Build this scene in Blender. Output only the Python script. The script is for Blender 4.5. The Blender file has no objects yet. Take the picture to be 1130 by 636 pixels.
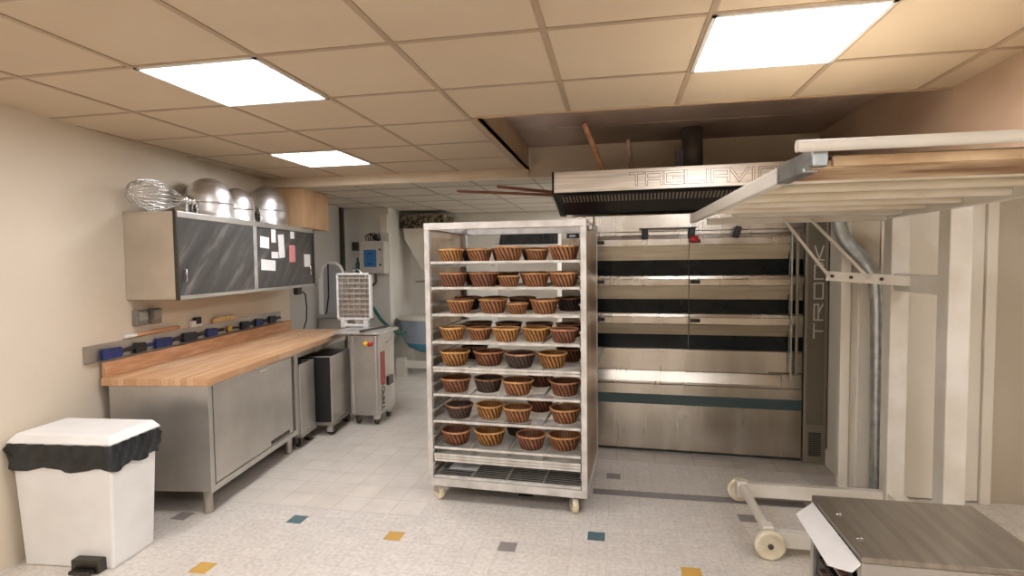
import bpy, math, random
from mathutils import Vector, Matrix
random.seed(7)
PI = math.pi
S = bpy.context.scene
COL = S.collection

# ---------------------------------------------------------------- materials
def _nt(name):
    m = bpy.data.materials.new(name); m.use_nodes = True
    nt = m.node_tree; b = nt.nodes['Principled BSDF']
    return m, nt, b
def srgb(c):
    def f(v):
        v /= 255.0
        return v/12.92 if v <= .04045 else ((v+.055)/1.055)**2.4
    return (f(c[0]), f(c[1]), f(c[2]), 1)
def _link(nt, a, b): nt.links.new(a, b)
def noise(nt, scale=(8, 8, 8), detail=4, rough=.5, coord='Object'):
    tc = nt.nodes.new('ShaderNodeTexCoord'); mp = nt.nodes.new('ShaderNodeMapping')
    mp.inputs['Scale'].default_value = scale
    n = nt.nodes.new('ShaderNodeTexNoise'); n.inputs['Scale'].default_value = 1
    n.inputs['Detail'].default_value = detail; n.inputs['Roughness'].default_value = rough
    _link(nt, tc.outputs[coord], mp.inputs['Vector']); _link(nt, mp.outputs[0], n.inputs['Vector'])
    return n.outputs['Fac']
def ramp(nt, fac, stops):
    r = nt.nodes.new('ShaderNodeValToRGB'); e = r.color_ramp.elements
    while len(e) < len(stops): e.new(.5)
    for i, (p, c) in enumerate(stops): e[i].position = p; e[i].color = c
    _link(nt, fac, r.inputs['Fac']); return r.outputs['Color']
def bump(nt, b, fac, strength=.2, dist=.002):
    n = nt.nodes.new('ShaderNodeBump'); n.inputs['Strength'].default_value = strength; n.inputs['Distance'].default_value = dist
    _link(nt, fac, n.inputs['Height']); _link(nt, n.outputs[0], b.inputs['Normal'])
def mat(name, c, rough=.5, metal=0, c2=None, scale=(6, 6, 6), bumpy=0, spread=(.35, .65), rvar=0, coat=0):
    m, nt, b = _nt(name)
    if name == 'glass': b.inputs['Specular IOR Level'].default_value = .22
    b.inputs['Roughness'].default_value = rough; b.inputs['Metallic'].default_value = metal
    if coat: b.inputs['Coat Weight'].default_value = coat
    c = srgb(c)
    f = noise(nt, scale)
    c2 = srgb(c2) if c2 else tuple(v*.93 for v in c[:3]) + (1,)
    _link(nt, ramp(nt, f, [(spread[0], c2), (spread[1], c)]), b.inputs['Base Color'])
    if rvar:
        mr = nt.nodes.new('ShaderNodeMapRange'); mr.inputs['To Min'].default_value = rough-rvar; mr.inputs['To Max'].default_value = rough+rvar
        _link(nt, f, mr.inputs['Value']); _link(nt, mr.outputs[0], b.inputs['Roughness'])
    if bumpy: bump(nt, b, f, bumpy)
    return m
def emit(name, c, s):
    m, nt, b = _nt(name)
    b.inputs['Base Color'].default_value = (.9, .9, .9, 1)
    b.inputs['Emission Color'].default_value = c; b.inputs['Emission Strength'].default_value = s
    return m
M = {}
def steel(name, c, rough, scale, c2=None, rv=.08):
    M[name] = mat(name, c, rough, .82 if name in ('steel_table', 'steel_dull', 'steel_cart') else 1, c2, scale, bumpy=.03, rvar=rv)
steel('steel_oven', (206, 200, 189), .27, (5, 2, .6), (184, 177, 165))
steel('steel_table', (206, 202, 195), .38, (3, 3, 3), (188, 184, 178))
steel('steel_dull', (194, 188, 178), .42, (3, 3, 3), (172, 166, 156))
steel('steel_hood', (230, 220, 206), .36, (2, 40, 60), (200, 190, 176))
steel('steel_bowl', (232, 231, 230), .40, (4, 4, 60), (214, 212, 210), .04)
M['cabinet_steel'] = mat('cabinet_steel', (206, 197, 182), .42, .6, (190, 180, 164), (3, 3, 3), rvar=.05)
steel('chrome', (215, 215, 213), .18, (5, 5, 5))
steel('dark_steel', (92, 88, 82), .4, (5, 5, 5))
steel('steel_cart', (172, 164, 152), .36, (30, 2, 2), (152, 145, 134))
steel('galvanised', (196, 202, 202), .38, (20, 20, 20), (165, 172, 174))
M['aluminium'] = mat('aluminium', (222, 220, 216), .42, .55, (196, 192, 186), (9, 9, 9), rvar=.05)
M['wire'] = mat('wire', (222, 220, 214), .4, .5, (190, 186, 178), (12, 12, 12))
M['rack_side'] = mat('rack_side', (196, 176, 150), .38, .75, (160, 136, 108), (4, 4, 2), rvar=.06)  # tan tint carries the baskets' reflection on the aluminium sides
M['cream_paint'] = mat('cream_paint', (230, 226, 216), .42, 0, (216, 209, 194), (5, 5, 5))
M['cream_canvas'] = mat('cream_canvas', (238, 231, 216), .85, 0, (220, 208, 184), (4, 6, 4), .1)
M['stained_board'] = mat('stained_board', (222, 196, 158), .7, 0, (140, 100, 64), (3, 9, 6), .05)
M['white_plastic'] = mat('white_plastic', (240, 240, 238), .4, 0, (232, 231, 228), (4, 4, 4))
M['white_paint'] = mat('white_paint', (232, 228, 218), .5, 0, (222, 216, 203), (2, 2, 2))
M['wheel_cream'] = mat('wheel_cream', (232, 223, 198), .5, 0, (216, 203, 170), (14, 14, 14))
M['paper'] = mat('paper', (244, 243, 240), .8); M['paper_pink'] = mat('paper_pink', (228, 150, 148), .8)
M['black'] = mat('black', (30, 30, 31), .5); M['black_bag'] = mat('black_bag', (44, 48, 50), .32, 0, (26, 28, 30), (18, 18, 6), .5)
M['black_bristle'] = mat('black_bristle', (40, 40, 42), .7, 0, (92, 92, 92), (160, 8, 8), .3)
M['glass'] = mat('glass', (16, 24, 28), .12, 0, (9, 14, 17), (3, 3, 3))
M['green_stripe'] = mat('green_stripe', (62, 80, 82), .4)
M['visor'] = mat('visor', (206, 194, 170), .34, .85, (186, 173, 148), (2, 30, 30), rvar=.05)
M['column'] = mat('column', (146, 137, 119), .45, .5, (142, 133, 115), (3, 3, 3))
M['column_inset'] = mat('column_inset', (114, 107, 91), .5, .3, (116, 108, 92), (3, 3, 3))
M['letter'] = mat('letter', (205, 203, 196), .45, .2)
M['letter_edge'] = mat('letter_edge', (128, 110, 92), .35, .9)
M['letter_face'] = mat('letter_face', (232, 220, 205), .3, .9)
M['blue'] = mat('blue', (36, 58, 128), .45, 0, (24, 36, 90), (30, 30, 30)); M['navy'] = mat('navy', (24, 28, 48), .5)
M['panel_blue'] = mat('panel_blue', (62, 128, 192), .4)
M['tub_blue'] = mat('tub_blue', (70, 150, 180), .4); M['tub_grey'] = mat('tub_grey', (176, 186, 202), .4, .2)
M['red'] = mat('red', (196, 40, 44), .45); M['yellow'] = mat('yellow', (238, 196, 60), .45)
M['red_strip'] = mat('red_strip', (205, 66, 66), .45, 0, (180, 88, 80), (3, 3, 6))
M['green_hose'] = mat('green_hose', (40, 110, 90), .5)
M['box_grey'] = mat('box_grey', (206, 202, 190), .5)
M['cardboard'] = mat('cardboard', (214, 178, 138), .85, 0, (198, 160, 120), (5, 5, 3), .05)
M['tape'] = mat('tape', (206, 166, 118), .4)
M['wood_light'] = mat('wood_light', (214, 168, 128), .55, 0, (188, 138, 98), (4, 30, 30))
M['wood_red'] = mat('wood_red', (150, 92, 66), .55, 0, (120, 70, 50), (4, 30, 30))
M['wood_grey'] = mat('wood_grey', (186, 160, 150), .55, 0, (150, 120, 110), (30, 30, 4))
M['wood_cream'] = mat('wood_cream', (226, 196, 140), .6, 0, (206, 172, 112), (30, 6, 30))
M['wall_cream'] = mat('wall_cream', (222, 210, 190), .75, 0, (214, 201, 180), (1.2, 1.2, 1.2), .02)
M['wall_grey'] = mat('wall_grey', (196, 193, 186), .7, 0, (186, 183, 175), (1, 1, 1), .02)
M['wall_light'] = mat('wall_light', (226, 223, 214), .7, 0, (218, 214, 204), (1, 1, 1), .02)
M['wall_tan'] = mat('wall_tan', (236, 222, 202), .7, 0, (222, 205, 184), (1.2, 1.2, 1.6), .02)
M['panel_white'] = mat('panel_white', (232, 226, 212), .5, 0, (222, 215, 199), (2, 2, 1))
M['panel_grey'] = mat('panel_grey', (196, 186, 168), .55, 0, (182, 171, 150), (2, 2, 1))  # greyer panel colour for the transom and front wall
M['recess_brown'] = mat('recess_brown', (196, 174, 160), .5, 0, (162, 140, 126), (2, 1.2, 2))
M['recess_side'] = mat('recess_side', (196, 172, 140), .6, 0, (176, 150, 118), (2, 2, 2))
M['grid_metal'] = mat('grid_metal', (172, 150, 124), .5, 0)
M['grid_grey'] = mat('grid_grey', (140, 132, 118), .5, 0)
M['ceiling'] = mat('ceiling', (205, 187, 161), .85, 0, (198, 179, 153), (.9, .9, .9), .03)
M['ceiling_low'] = mat('ceiling_low', (196, 189, 176), .85, 0, (186, 179, 165), (.9, .9, .9), .03)
M['bulkhead'] = mat('bulkhead', (224, 208, 182), .6)
M['grime'] = mat('grime', (150, 136, 108), .8, 0, (52, 44, 36), (22, 22, 14), .3, (.42, .6))
M['accent_yellow'] = mat('accent_yellow', (206, 164, 82), .45); M['accent_grey'] = mat('accent_grey', (140, 132, 126), .45)
M['accent_blue'] = mat('accent_blue', (84, 112, 118), .45); M['strip_grey'] = mat('strip_grey', (142, 136, 136), .4, .4)
M['accent_dark'] = mat('accent_dark', (70, 84, 84), .45)
M['light_on'] = emit('light_on', (.955, .955, 1, 1), 17.5)
M['hood_dark'] = mat('hood_dark', (44, 41, 38), .45, .6, (30, 28, 26), (40, 3, 3))

M['flue'] = mat('flue', (112, 106, 100), .5, .3, (88, 83, 78), (6, 6, 3))
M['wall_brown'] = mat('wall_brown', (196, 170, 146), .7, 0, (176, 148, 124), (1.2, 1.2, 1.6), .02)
M['shade_grey'] = mat('shade_grey', (96, 92, 86), .5, .3, (70, 66, 62), (8, 8, 8))
def chalk():
    m, nt, b = _nt('chalkboard_sheen')
    f = noise(nt, (1/9, 1/3, 1/1.6), 5, .6)
    nt.nodes['Mapping'].vector_type = 'TEXTURE'; nt.nodes['Mapping'].inputs['Rotation'].default_value = (0, .8, 0)
    _link(nt, ramp(nt, f, [(.3, srgb((70, 67, 65))), (.55, srgb((90, 87, 84))), (.82, srgb((158, 154, 149)))]), b.inputs['Base Color'])  # pale diagonal streaks paint brushed highlights into the door colour
    b.inputs['Roughness'].default_value = .38; b.inputs['Metallic'].default_value = .35
    return m
M['chalk'] = chalk()

def tiles(name, cell, lo, hi, line, w, mott, rough, off=(0, 0), bumpy=.1):
    """square tiles with thin joints and mottled faces, in object coordinates"""
    m, nt, b = _nt(name)
    tc = nt.nodes.new('ShaderNodeTexCoord')
    mp = nt.nodes.new('ShaderNodeMapping'); mp.inputs['Location'].default_value = (off[0], off[1], 0)
    _link(nt, tc.outputs['Object'], mp.inputs['Vector'])
    br = nt.nodes.new('ShaderNodeTexBrick'); br.offset = 0; br.squash = 1
    br.inputs['Scale'].default_value = 1
    br.inputs['Brick Width'].default_value = cell; br.inputs['Row Height'].default_value = cell
    br.inputs['Mortar Size'].default_value = w; br.inputs['Mortar Smooth'].default_value = .3
    br.inputs['Color1'].default_value = (1, 1, 1, 1); br.inputs['Color2'].default_value = (.93, .93, .93, 1)
    br.inputs['Mortar'].default_value = line
    _link(nt, mp.outputs[0], br.inputs['Vector'])
    f = noise(nt, mott, 5, .6)
    f2 = noise(nt, (1.1, 1.1, 1.1), 3, .5)
    c = ramp(nt, f, [(.36, srgb(lo)), (.62, srgb(hi))])
    g = ramp(nt, f2, [(.3, (.9, .88, .85, 1)), (.7, (1, 1, 1, 1))])
    def mul(a, bb):
        x = nt.nodes.new('ShaderNodeMix'); x.data_type = 'RGBA'; x.blend_type = 'MULTIPLY'; x.inputs[0].default_value = 1
        _link(nt, a, x.inputs[6]); _link(nt, bb, x.inputs[7]); return x.outputs[2]
    _link(nt, mul(mul(c, br.outputs['Color']), g), b.inputs['Base Color'])
    b.inputs['Roughness'].default_value = rough
    if bumpy: bump(nt, b, f, bumpy, .001)
    return m
M['floor_vinyl'] = tiles('floor_vinyl', .1, (210, 202, 193), (230, 224, 216), (.80, .78, .75, 1), .0016, (38, 38, 38), .38, (.052, .015))
M['floor_tile'] = tiles('floor_tile', .2, (220, 212, 201), (229, 222, 212), (.66, .63, .60, 1), .0024, (6, 6, 6), .36, (.028, .003))
M['floor_row'] = tiles('floor_row', .3, (200, 190, 176), (212, 203, 190), (.62, .57, .5, 1), .003, (6, 6, 6), .4)

def butcher():
    m, nt, b = _nt('butcher_block')
    tc = nt.nodes.new('ShaderNodeTexCoord')
    br = nt.nodes.new('ShaderNodeTexBrick'); br.offset = .37; br.offset_frequency = 1
    br.inputs['Scale'].default_value = 1; br.inputs['Brick Width'].default_value = .55; br.inputs['Row Height'].default_value = .042
    br.inputs['Mortar Size'].default_value = .0007; br.inputs['Mortar Smooth'].default_value = .4
    br.inputs['Color1'].default_value = srgb((200, 154, 112)); br.inputs['Color2'].default_value = srgb((220, 184, 148)); br.inputs['Mortar'].default_value = srgb((176, 132, 96))
    _link(nt, tc.outputs['Object'], br.inputs['Vector'])
    f = noise(nt, (3, 60, 60), 5, .6); f2 = noise(nt, (1.6, 2.2, 2), 3, .5)
    def mul(a, bb, w=1):
        x = nt.nodes.new('ShaderNodeMix'); x.data_type = 'RGBA'; x.blend_type = 'MULTIPLY'; x.inputs[0].default_value = w
        _link(nt, a, x.inputs[6]); _link(nt, bb, x.inputs[7]); return x.outputs[2]
    g = ramp(nt, f, [(.3, (.86, .8, .74, 1)), (.6, (1, 1, 1, 1))])
    def mixw(a):
        x = nt.nodes.new('ShaderNodeMix'); x.data_type = 'RGBA'
        _link(nt, ramp(nt, f2, [(.5, (0, 0, 0, 1)), (.75, (.45, .45, .45, 1))]), x.inputs[0]); _link(nt, a, x.inputs[6]); x.inputs[7].default_value = srgb((236, 214, 188)); return x.outputs[2]
    _link(nt, mixw(mul(br.outputs['Color'], g)), b.inputs['Base Color'])
    b.inputs['Roughness'].default_value = .5
    return m
M['butcher'] = butcher()

def wicker(name, light, dark):
    m, nt, b = _nt(name)
    at = nt.nodes.new('ShaderNodeAttribute'); at.attribute_name = 'rib'
    c = ramp(nt, at.outputs['Fac'], [(.2, srgb(dark)), (.75, srgb(light))])
    f = noise(nt, (14, 14, 30), 4, .6)
    g = ramp(nt, f, [(.3, (.55, .5, .46, 1)), (.65, (1, 1, 1, 1))])
    x = nt.nodes.new('ShaderNodeMix'); x.data_type = 'RGBA'; x.blend_type = 'MULTIPLY'; x.inputs[0].default_value = 1
    _link(nt, c, x.inputs[6]); _link(nt, g, x.inputs[7]); _link(nt, x.outputs[2], b.inputs['Base Color'])
    b.inputs['Roughness'].default_value = .6
    return m
WK = [wicker('wicker_honey', (198, 142, 78), (70, 38, 20)), wicker('wicker_brown', (180, 122, 76), (60, 32, 22)),
      wicker('wicker_red', (156, 100, 70), (56, 30, 24)), wicker('wicker_dark', (92, 72, 62), (38, 30, 28))]
RIM = [mat('rim_honey', (226, 182, 116), .55, 0, (196, 146, 84), (20, 20, 20)), mat('rim_brown', (216, 168, 112), .55, 0, (182, 130, 80), (20, 20, 20)),
       mat('rim_red', (200, 150, 104), .55, 0, (164, 112, 74), (20, 20, 20)), mat('rim_dark', (182, 136, 96), .55, 0, (132, 92, 64), (20, 20, 20))]

# ---------------------------------------------------------------- mesh builder
class MB:
    def __init__(s): s.v = []; s.f = []; s.mi = []; s.sm = []; s.attr = None
    def _add(s, vs, fs, mi=0, sm=False):
        b = len(s.v); s.v += [tuple(v) for v in vs]
        for f in fs: s.f.append([b+i for i in f]); s.mi.append(mi); s.sm.append(sm)
        return s
    def box(s, x0, x1, y0, y1, z0, z1, mi=0, rot=None, piv=None):
        vs = [Vector((x, y, z)) for x in (x0, x1) for y in (y0, y1) for z in (z0, z1)]
        if rot is not None:
            p = Vector(piv) if piv else Vector(((x0+x1)/2, (y0+y1)/2, (z0+z1)/2))
            vs = [rot @ (v-p) + p for v in vs]
        return s._add(vs, [(0, 1, 3, 2), (4, 6, 7, 5), (0, 4, 5, 1), (2, 3, 7, 6), (0, 2, 6, 4), (1, 5, 7, 3)], mi)
    def beam(s, p, q, w, h, up=(0, 0, 1), mi=0):
        """box section bar from p to q, w across, h along up"""
        p, q = Vector(p), Vector(q); d = (q-p).normalized(); u = Vector(up)
        a = d.cross(u).normalized(); u = a.cross(d).normalized()
        vs = []
        for e in (p, q):
            for i, j in ((-1, -1), (1, -1), (1, 1), (-1, 1)): vs.append(e + a*w/2*i + u*h/2*j)
        return s._add(vs, [(3, 2, 1, 0), (4, 5, 6, 7), (0, 1, 5, 4), (1, 2, 6, 5), (2, 3, 7, 6), (3, 0, 4, 7)], mi)
    def tube(s, pts, r, n=10, closed=False, mi=0, sm=True):
        pts = [Vector(p) for p in pts]; k = len(pts); rs = r if isinstance(r, (list, tuple)) else [r]*k
        t0 = (pts[1]-pts[0]).normalized(); u = t0.orthogonal().normalized(); vs = []
        for i in range(k):
            if closed: t = (pts[(i+1) % k]-pts[i-1]).normalized()
            else: t = (pts[min(i+1, k-1)]-pts[max(i-1, 0)]).normalized()
            u = (u - t*u.dot(t)).normalized(); w = t.cross(u)
            for j in range(n):
                a = 2*PI*j/n; vs.append(pts[i] + (u*math.cos(a)+w*math.sin(a))*rs[i])
        fs = []
        for i in range(k if closed else k-1):
            i2 = (i+1) % k
            for j in range(n): fs.append((i*n+j, i*n+(j+1) % n, i2*n+(j+1) % n, i2*n+j))
        s._add(vs, fs, mi, sm)
        if not closed:
            s._add(vs[:n], [tuple(range(n))[::-1]], mi); s._add(vs[-n:], [tuple(range(n))], mi)
        return s
    def lathe(s, prof, n=32, c=(0, 0, 0), axis='z', mi=0, sm=True, cap=False):
        vs = []; fs = []; c = Vector(c); k = len(prof)
        for r, z in prof:
            for j in range(n):
                a = 2*PI*j/n; p = (r*math.cos(a), r*math.sin(a), z)
                if axis == 'x': p = (z, p[0], p[1])
                if axis == 'y': p = (p[1], z, p[0])
                vs.append(c+Vector(p))
        for i in range(k-1):
            for j in range(n): fs.append((i*n+j, i*n+(j+1) % n, (i+1)*n+(j+1) % n, (i+1)*n+j))
        s._add(vs, fs, mi, sm)
        if cap:
            s._add(vs[:n], [tuple(range(n))[::-1]], mi); s._add(vs[-n:], [tuple(range(n))], mi)
        return s
    def poly(s, pts, mi=0): return s._add(pts, [tuple(range(len(pts)))], mi)
    def prism(s, poly, axis, a, b, mi=0):
        """2D polygon swept along an axis; poly in (y,z) for x, (x,z) for y, (x,y) for z"""
        def P(p, t): return {'x': (t, p[0], p[1]), 'y': (p[0], t, p[1]), 'z': (p[0], p[1], t)}[axis]
        n = len(poly); vs = [P(p, a) for p in poly] + [P(p, b) for p in poly]
        return s._add(vs, [tuple(range(n))[::-1], tuple(range(n, 2*n))] + [(i, (i+1) % n, n+(i+1) % n, n+i) for i in range(n)], mi)
    def build(s, name, m, parent=None, loc=(0, 0, 0), rz=0, bev=0, seg=2):
        me = bpy.data.meshes.new(name); me.from_pydata(s.v, [], s.f)
        for x in (m if isinstance(m, (list, tuple)) else [m]): me.materials.append(M[x] if isinstance(x, str) else x)
        for p, i, sm in zip(me.polygons, s.mi, s.sm): p.material_index = i; p.use_smooth = sm
        if s.attr:
            a = me.attributes.new('rib', 'FLOAT', 'POINT')
            for i, v in enumerate(s.attr): a.data[i].value = v
        import bmesh
        bm = bmesh.new(); bm.from_mesh(me); bmesh.ops.recalc_face_normals(bm, faces=bm.faces[:]); bm.to_mesh(me); bm.free()
        o = bpy.data.objects.new(name, me); COL.objects.link(o)
        o.location = loc; o.rotation_euler = (0, 0, rz)
        if parent is not None: o.parent = parent
        if bev:
            md = o.modifiers.new('bevel', 'BEVEL'); md.width = bev; md.segments = seg; md.limit_method = 'ANGLE'; md.angle_limit = .7
        return o
def tag(o, label, cat, group=None, kind=None):
    o['label'] = label; o['category'] = cat
    if group: o['group'] = group
    if kind: o['kind'] = kind
    return o
def thing(name, label, cat, loc=(0, 0, 0), rz=0, group=None):
    o = bpy.data.objects.new(name, None); COL.objects.link(o); o.empty_display_size = .1
    o.location = loc; o.rotation_euler = (0, 0, rz)
    return tag(o, label, cat, group)
def struct(name, mb, m, label, cat, parent=None, **k):
    o = mb.build(name, m, parent, **k)
    if parent is None: tag(o, label, cat, kind='structure')
    return o
def copy_thing(root, loc, rz=None, label=None, group=None, scale=None):
    r = root.copy(); COL.objects.link(r); r.location = loc
    if rz is not None: r.rotation_euler = (0, 0, rz)
    if label: r['label'] = label
    if group: r['group'] = group
    if scale: r.scale = scale
    for ch in root.children:
        c = ch.copy(); COL.objects.link(c); c.parent = r
        for g in ch.children:
            e = g.copy(); COL.objects.link(e); e.parent = c
    return r
class Frame:
    def __init__(s, x, y, a): s.x, s.y, s.a = x, y, a
    def __call__(s, x, y, z): c, n = math.cos(s.a), math.sin(s.a); return (s.x+x*c-y*n, s.y+x*n+y*c, z)
B = MB
def box1(*a): return MB().box(*a)

# stroke lettering: flat bars laid on a plane
GL = {'T': [[(0, 1), (1, 1)], [(.5, 1), (.5, 0)]], 'A': [[(0, 0), (0, 1), (1, 1), (1, 0)], [(0, .45), (1, .45)]],
      'G': [[(1, 1), (0, 1), (0, 0), (1, 0), (1, .5), (.5, .5)]], 'L': [[(0, 1), (0, 0), (1, 0)]], 'I': [[(.5, 0), (.5, 1)]],
      'V': [[(0, 1), (.5, 0), (1, 1)]], 'N': [[(0, 0), (0, 1), (1, 1), (1, 0)]], 'R': [[(0, 0), (0, 1), (1, 1), (1, .5), (0, .5)], [(.45, .5), (1, 0)]],
      'O': [[(0, 0), (0, 1), (1, 1), (1, 0), (0, 0)]], 'K': [[(0, 0), (0, 1)], [(1, 1), (.06, .5), (1, 0)]], 'D': [[(0, 0), (0, 1), (.75, 1), (1, .75), (1, .25), (.75, 0), (0, 0)]]}
def glyph(mb, ch, org, ux, uy, nrm, w, h, sw, th, mi=0):
    org, ux, uy, nrm = Vector(org), Vector(ux), Vector(uy), Vector(nrm)
    for line in GL[ch]:
        pts = [org + ux*(x*w) + uy*(y*h) + nrm*th/2 for x, y in line]
        for p, q in zip(pts, pts[1:]):
            d = (q-p).normalized()*sw/2
            mb.beam(p-d, q+d, sw, th, nrm, mi)

# ================================================================ camera
F, YAW, PIT, ROL, H = 602.0, .1888, .0485, -.0115, 1.6
def cdir(u, v):
    u -= 565; v -= 318
    c, s = math.cos(ROL), math.sin(ROL); u, v = u*c+v*s, -u*s+v*c
    x, up = u/F, -v/F; cp, sp = math.cos(PIT), math.sin(PIT)
    y, z = cp+up*sp, -sp+up*cp
    c, s = math.cos(YAW), math.sin(YAW)
    return Vector((x*c-y*s, x*s+y*c, z))
f0 = cdir(565, 318); rt = (cdir(565+F, 318)-f0).normalized(); upv = (cdir(565, 318-F)-f0).normalized(); f0.normalize()
cam = bpy.data.cameras.new('camera'); co = bpy.data.objects.new('camera', cam); COL.objects.link(co)
m4 = Matrix((rt, upv, -f0)).transposed().to_4x4(); m4.translation = (0, 0, H); co.matrix_world = m4
cam.sensor_fit = 'HORIZONTAL'; cam.sensor_width = 36; cam.lens = 36*F/1130; cam.clip_start = .05
S.camera = co

# ================================================================ frames
TA = .122
T = Frame(-2.53, 2.985, PI/2+TA)         # worktable and left wall: x along the wall away from the camera, y towards the wall
OA = -.045
O = Frame(-.173, 4.619, OA)              # oven front: x right, y into the oven
RA = -.05
R = Frame(-1.235, 3.41, RA)              # rack: x right, y depth
WALL = .735                              # wall distance behind the table front
ZC, ZL, ZR = 2.465, 2.375, 2.655

# ================================================================ the room
fl = B()
fl.poly([(-4.6, -3.3, 0), (3.2, -3.3, 0), (3.2, 9.2, 0), (-4.6, 9.2, 0)], 0)
wallx = lambda y: T(0, WALL, 0)[0] + (T(4, WALL, 0)[0]-T(0, WALL, 0)[0])*(y-T(0, WALL, 0)[1])/(T(4, WALL, 0)[1]-T(0, WALL, 0)[1])
fl.poly([(-4.4, 3.19, .001), (-1.228, 3.19, .001), (-1.228, 9.0, .001), (-4.4, 9.0, .001)], 1)
a, b_, c_, d_ = O(-.35, -.24, .001), O(1.76, -.24, .001), O(1.76, 0, .001), O(-.35, 0, .001)
fl.poly([a, b_, c_, d_], 2)
for x, y, m_ in [(-2.15, 2.45, 3), (-1.965, 3.03, 4), (-1.28, 2.935, 3), (-.602, 2.925, 5), (-.116, 3.125, 4), (.375, 2.83, 3), (-.022, 4.04, 5), (-.61, 3.64, 6),
                 (.79, 3.50, 5), (1.125, 3.92, 6), (-2.72, 2.95, 5), (1.35, 2.93, 4), (.45, 2.1, 4), (-1.3, 1.7, 5), (2.1, 2.9, 3)]:
    fl.poly([(x-.05, y-.05, .0015), (x+.05, y-.05, .0015), (x+.05, y+.05, .0015), (x-.05, y+.05, .0015)], m_)
struct('floor', fl, ['floor_vinyl', 'floor_tile', 'floor_row', 'accent_yellow', 'accent_blue', 'accent_grey', 'accent_dark'], 'pale mottled tiled floor with scattered coloured accent tiles', 'floor')
struct('trim_1', box1(-.16, 1.2, 3.705, 3.785, 0, .006), 'strip_grey', 'grey metal strip let into the floor in front of the oven', 'floor strip', rz=0)

# main ceiling with the opening over the oven
ce = B()
ce.box(-4.3, -.815, -3.3, 5.03, ZC, ZC+.02); ce.box(-.815, 3.2, -3.3, 3.22, ZC, ZC+.02)
ceil = struct('ceiling', ce, 'ceiling', 'tan suspended tile ceiling with metal grid', 'ceiling')
g = B(); X0, Y0 = -.866, 2.066
for k in range(-6, 8):
    x = X0+.6*k
    y1 = 5.03 if x < -.82 else 3.22
    g.box(x-.013, x+.013, -3.3, y1, ZC-.004, ZC)
for k in range(-9, 6):
    y = Y0+.6*k
    if y > 5.03: continue
    g.box(-4.3, -.815 if y > 3.22 else 3.2, y-.013, y+.013, ZC-.003, ZC)
g.build('ceiling_grid', 'grid_metal', ceil)
# opening: lining, upper ceiling
struct('trim_2', B().box(-.815, -.79, 3.22, 5.05, ZC-.012, ZR).box(-.85, -.79, 3.22, 5.05, ZC-.012, ZC), 'recess_side', 'tan lining along the left side of the ceiling opening', 'trim')
struct('trim_3', B().box(-.815, 3.2, 3.20, 3.225, ZC-.006, ZR), 'recess_side', 'front lip of the ceiling opening above the oven', 'trim')
rc = B(); rc.box(-.815, 1.95, 3.22, 5.06, ZR, ZR+.02)
rc.box(-.79, 1.9, 4.36, 4.385, ZR-.006, ZR)
struct('ceiling_upper', rc, 'recess_brown', 'dark brown ceiling inside the opening over the oven', 'ceiling')
# back wall over the oven, bulkhead, back room
struct('bulkhead', B().box(-4.2, -.79, 5.03, 5.10, ZL, ZC+.02), 'bulkhead', 'cream bulkhead where the ceiling steps down to the back room', 'bulkhead')
wb = B(); wb.box(-.79, 1.95, 5.06, 5.12, 2.375, ZR+.02).box(-.40, 1.95, 5.06, 5.12, 0, 2.375)
struct('wall_back', wb, 'wall_tan', 'tan wall behind and above the oven', 'wall')
cl = B().box(-4.4, 3.2, 5.10, 9.1, ZL, ZL+.02)
cl2 = struct('ceiling_back', cl, 'ceiling_low', 'lower grey tile ceiling of the back room', 'ceiling')
g = B()
for k in range(-6, 8): x = X0+.1+.6*k; g.box(x-.012, x+.012, 5.1, 9.1, ZL-.004, ZL)
for k in range(0, 7): y = 5.42+.6*k; g.box(-4.4, 3.2, y-.012, y+.012, ZL-.003, ZL)
g.build('ceiling_grid', 'grid_grey', cl2)
# left wall
lw = B(); 
lw.box(-6.5, 2.62, WALL, WALL+.08, 0, 2.6, 0); lw.box(2.62, 4.3, WALL, WALL+.08, 0, 2.6, 1)
struct('wall_left', lw, ['wall_cream', 'wall_grey'], 'cream wall on the left, turning grey in the back room', 'wall', loc=(T.x, T.y, 0), rz=T.a)
struct('trim_4', box1(4.14, 4.2, WALL-.05, WALL, .12, 2.37), 'dark_steel', 'dark vertical metal strip in the back room corner', 'trim', loc=(T.x, T.y, 0), rz=T.a)
# back room walls
bk = B().box(-3.95, -3.13, 7.22, 7.32, 0, 2.39)
bk._add([(-3.13, 7.32, 0), (-3.30, 8.5, 0), (-3.30, 8.5, 2.39), (-3.13, 7.32, 2.39), (-3.95, 7.32, 0), (-3.95, 8.5, 0), (-3.95, 8.5, 2.39), (-3.95, 7.32, 2.39)],
        [(0, 1, 2, 3), (4, 7, 6, 5), (1, 5, 6, 2), (3, 2, 6, 7)])
struct('wall_pier', bk, 'wall_light', 'pale wall pier in the back room carrying the control box', 'wall')
sk = B().box(-3.9, -3.12, 7.205, 7.222, 0, .12)
sk._add([(-3.11, 7.205, 0), (-3.28, 8.5, 0), (-3.28, 8.5, .12), (-3.11, 7.205, .12), (-3.14, 7.21, 0), (-3.31, 8.5, 0), (-3.31, 8.5, .12), (-3.14, 7.21, .12)],
        [(0, 1, 2, 3), (4, 7, 6, 5), (3, 2, 6, 7), (0, 3, 7, 4)])
struct('baseboard_back', sk, 'panel_white', 'pale skirting board at the foot of the pier', 'baseboard')
struct('wall_alcove', B().box(-4.4, 3.2, 8.5, 8.6, 0, 2.39), 'wall_light', 'pale wall at the far end of the back room', 'wall')
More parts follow.
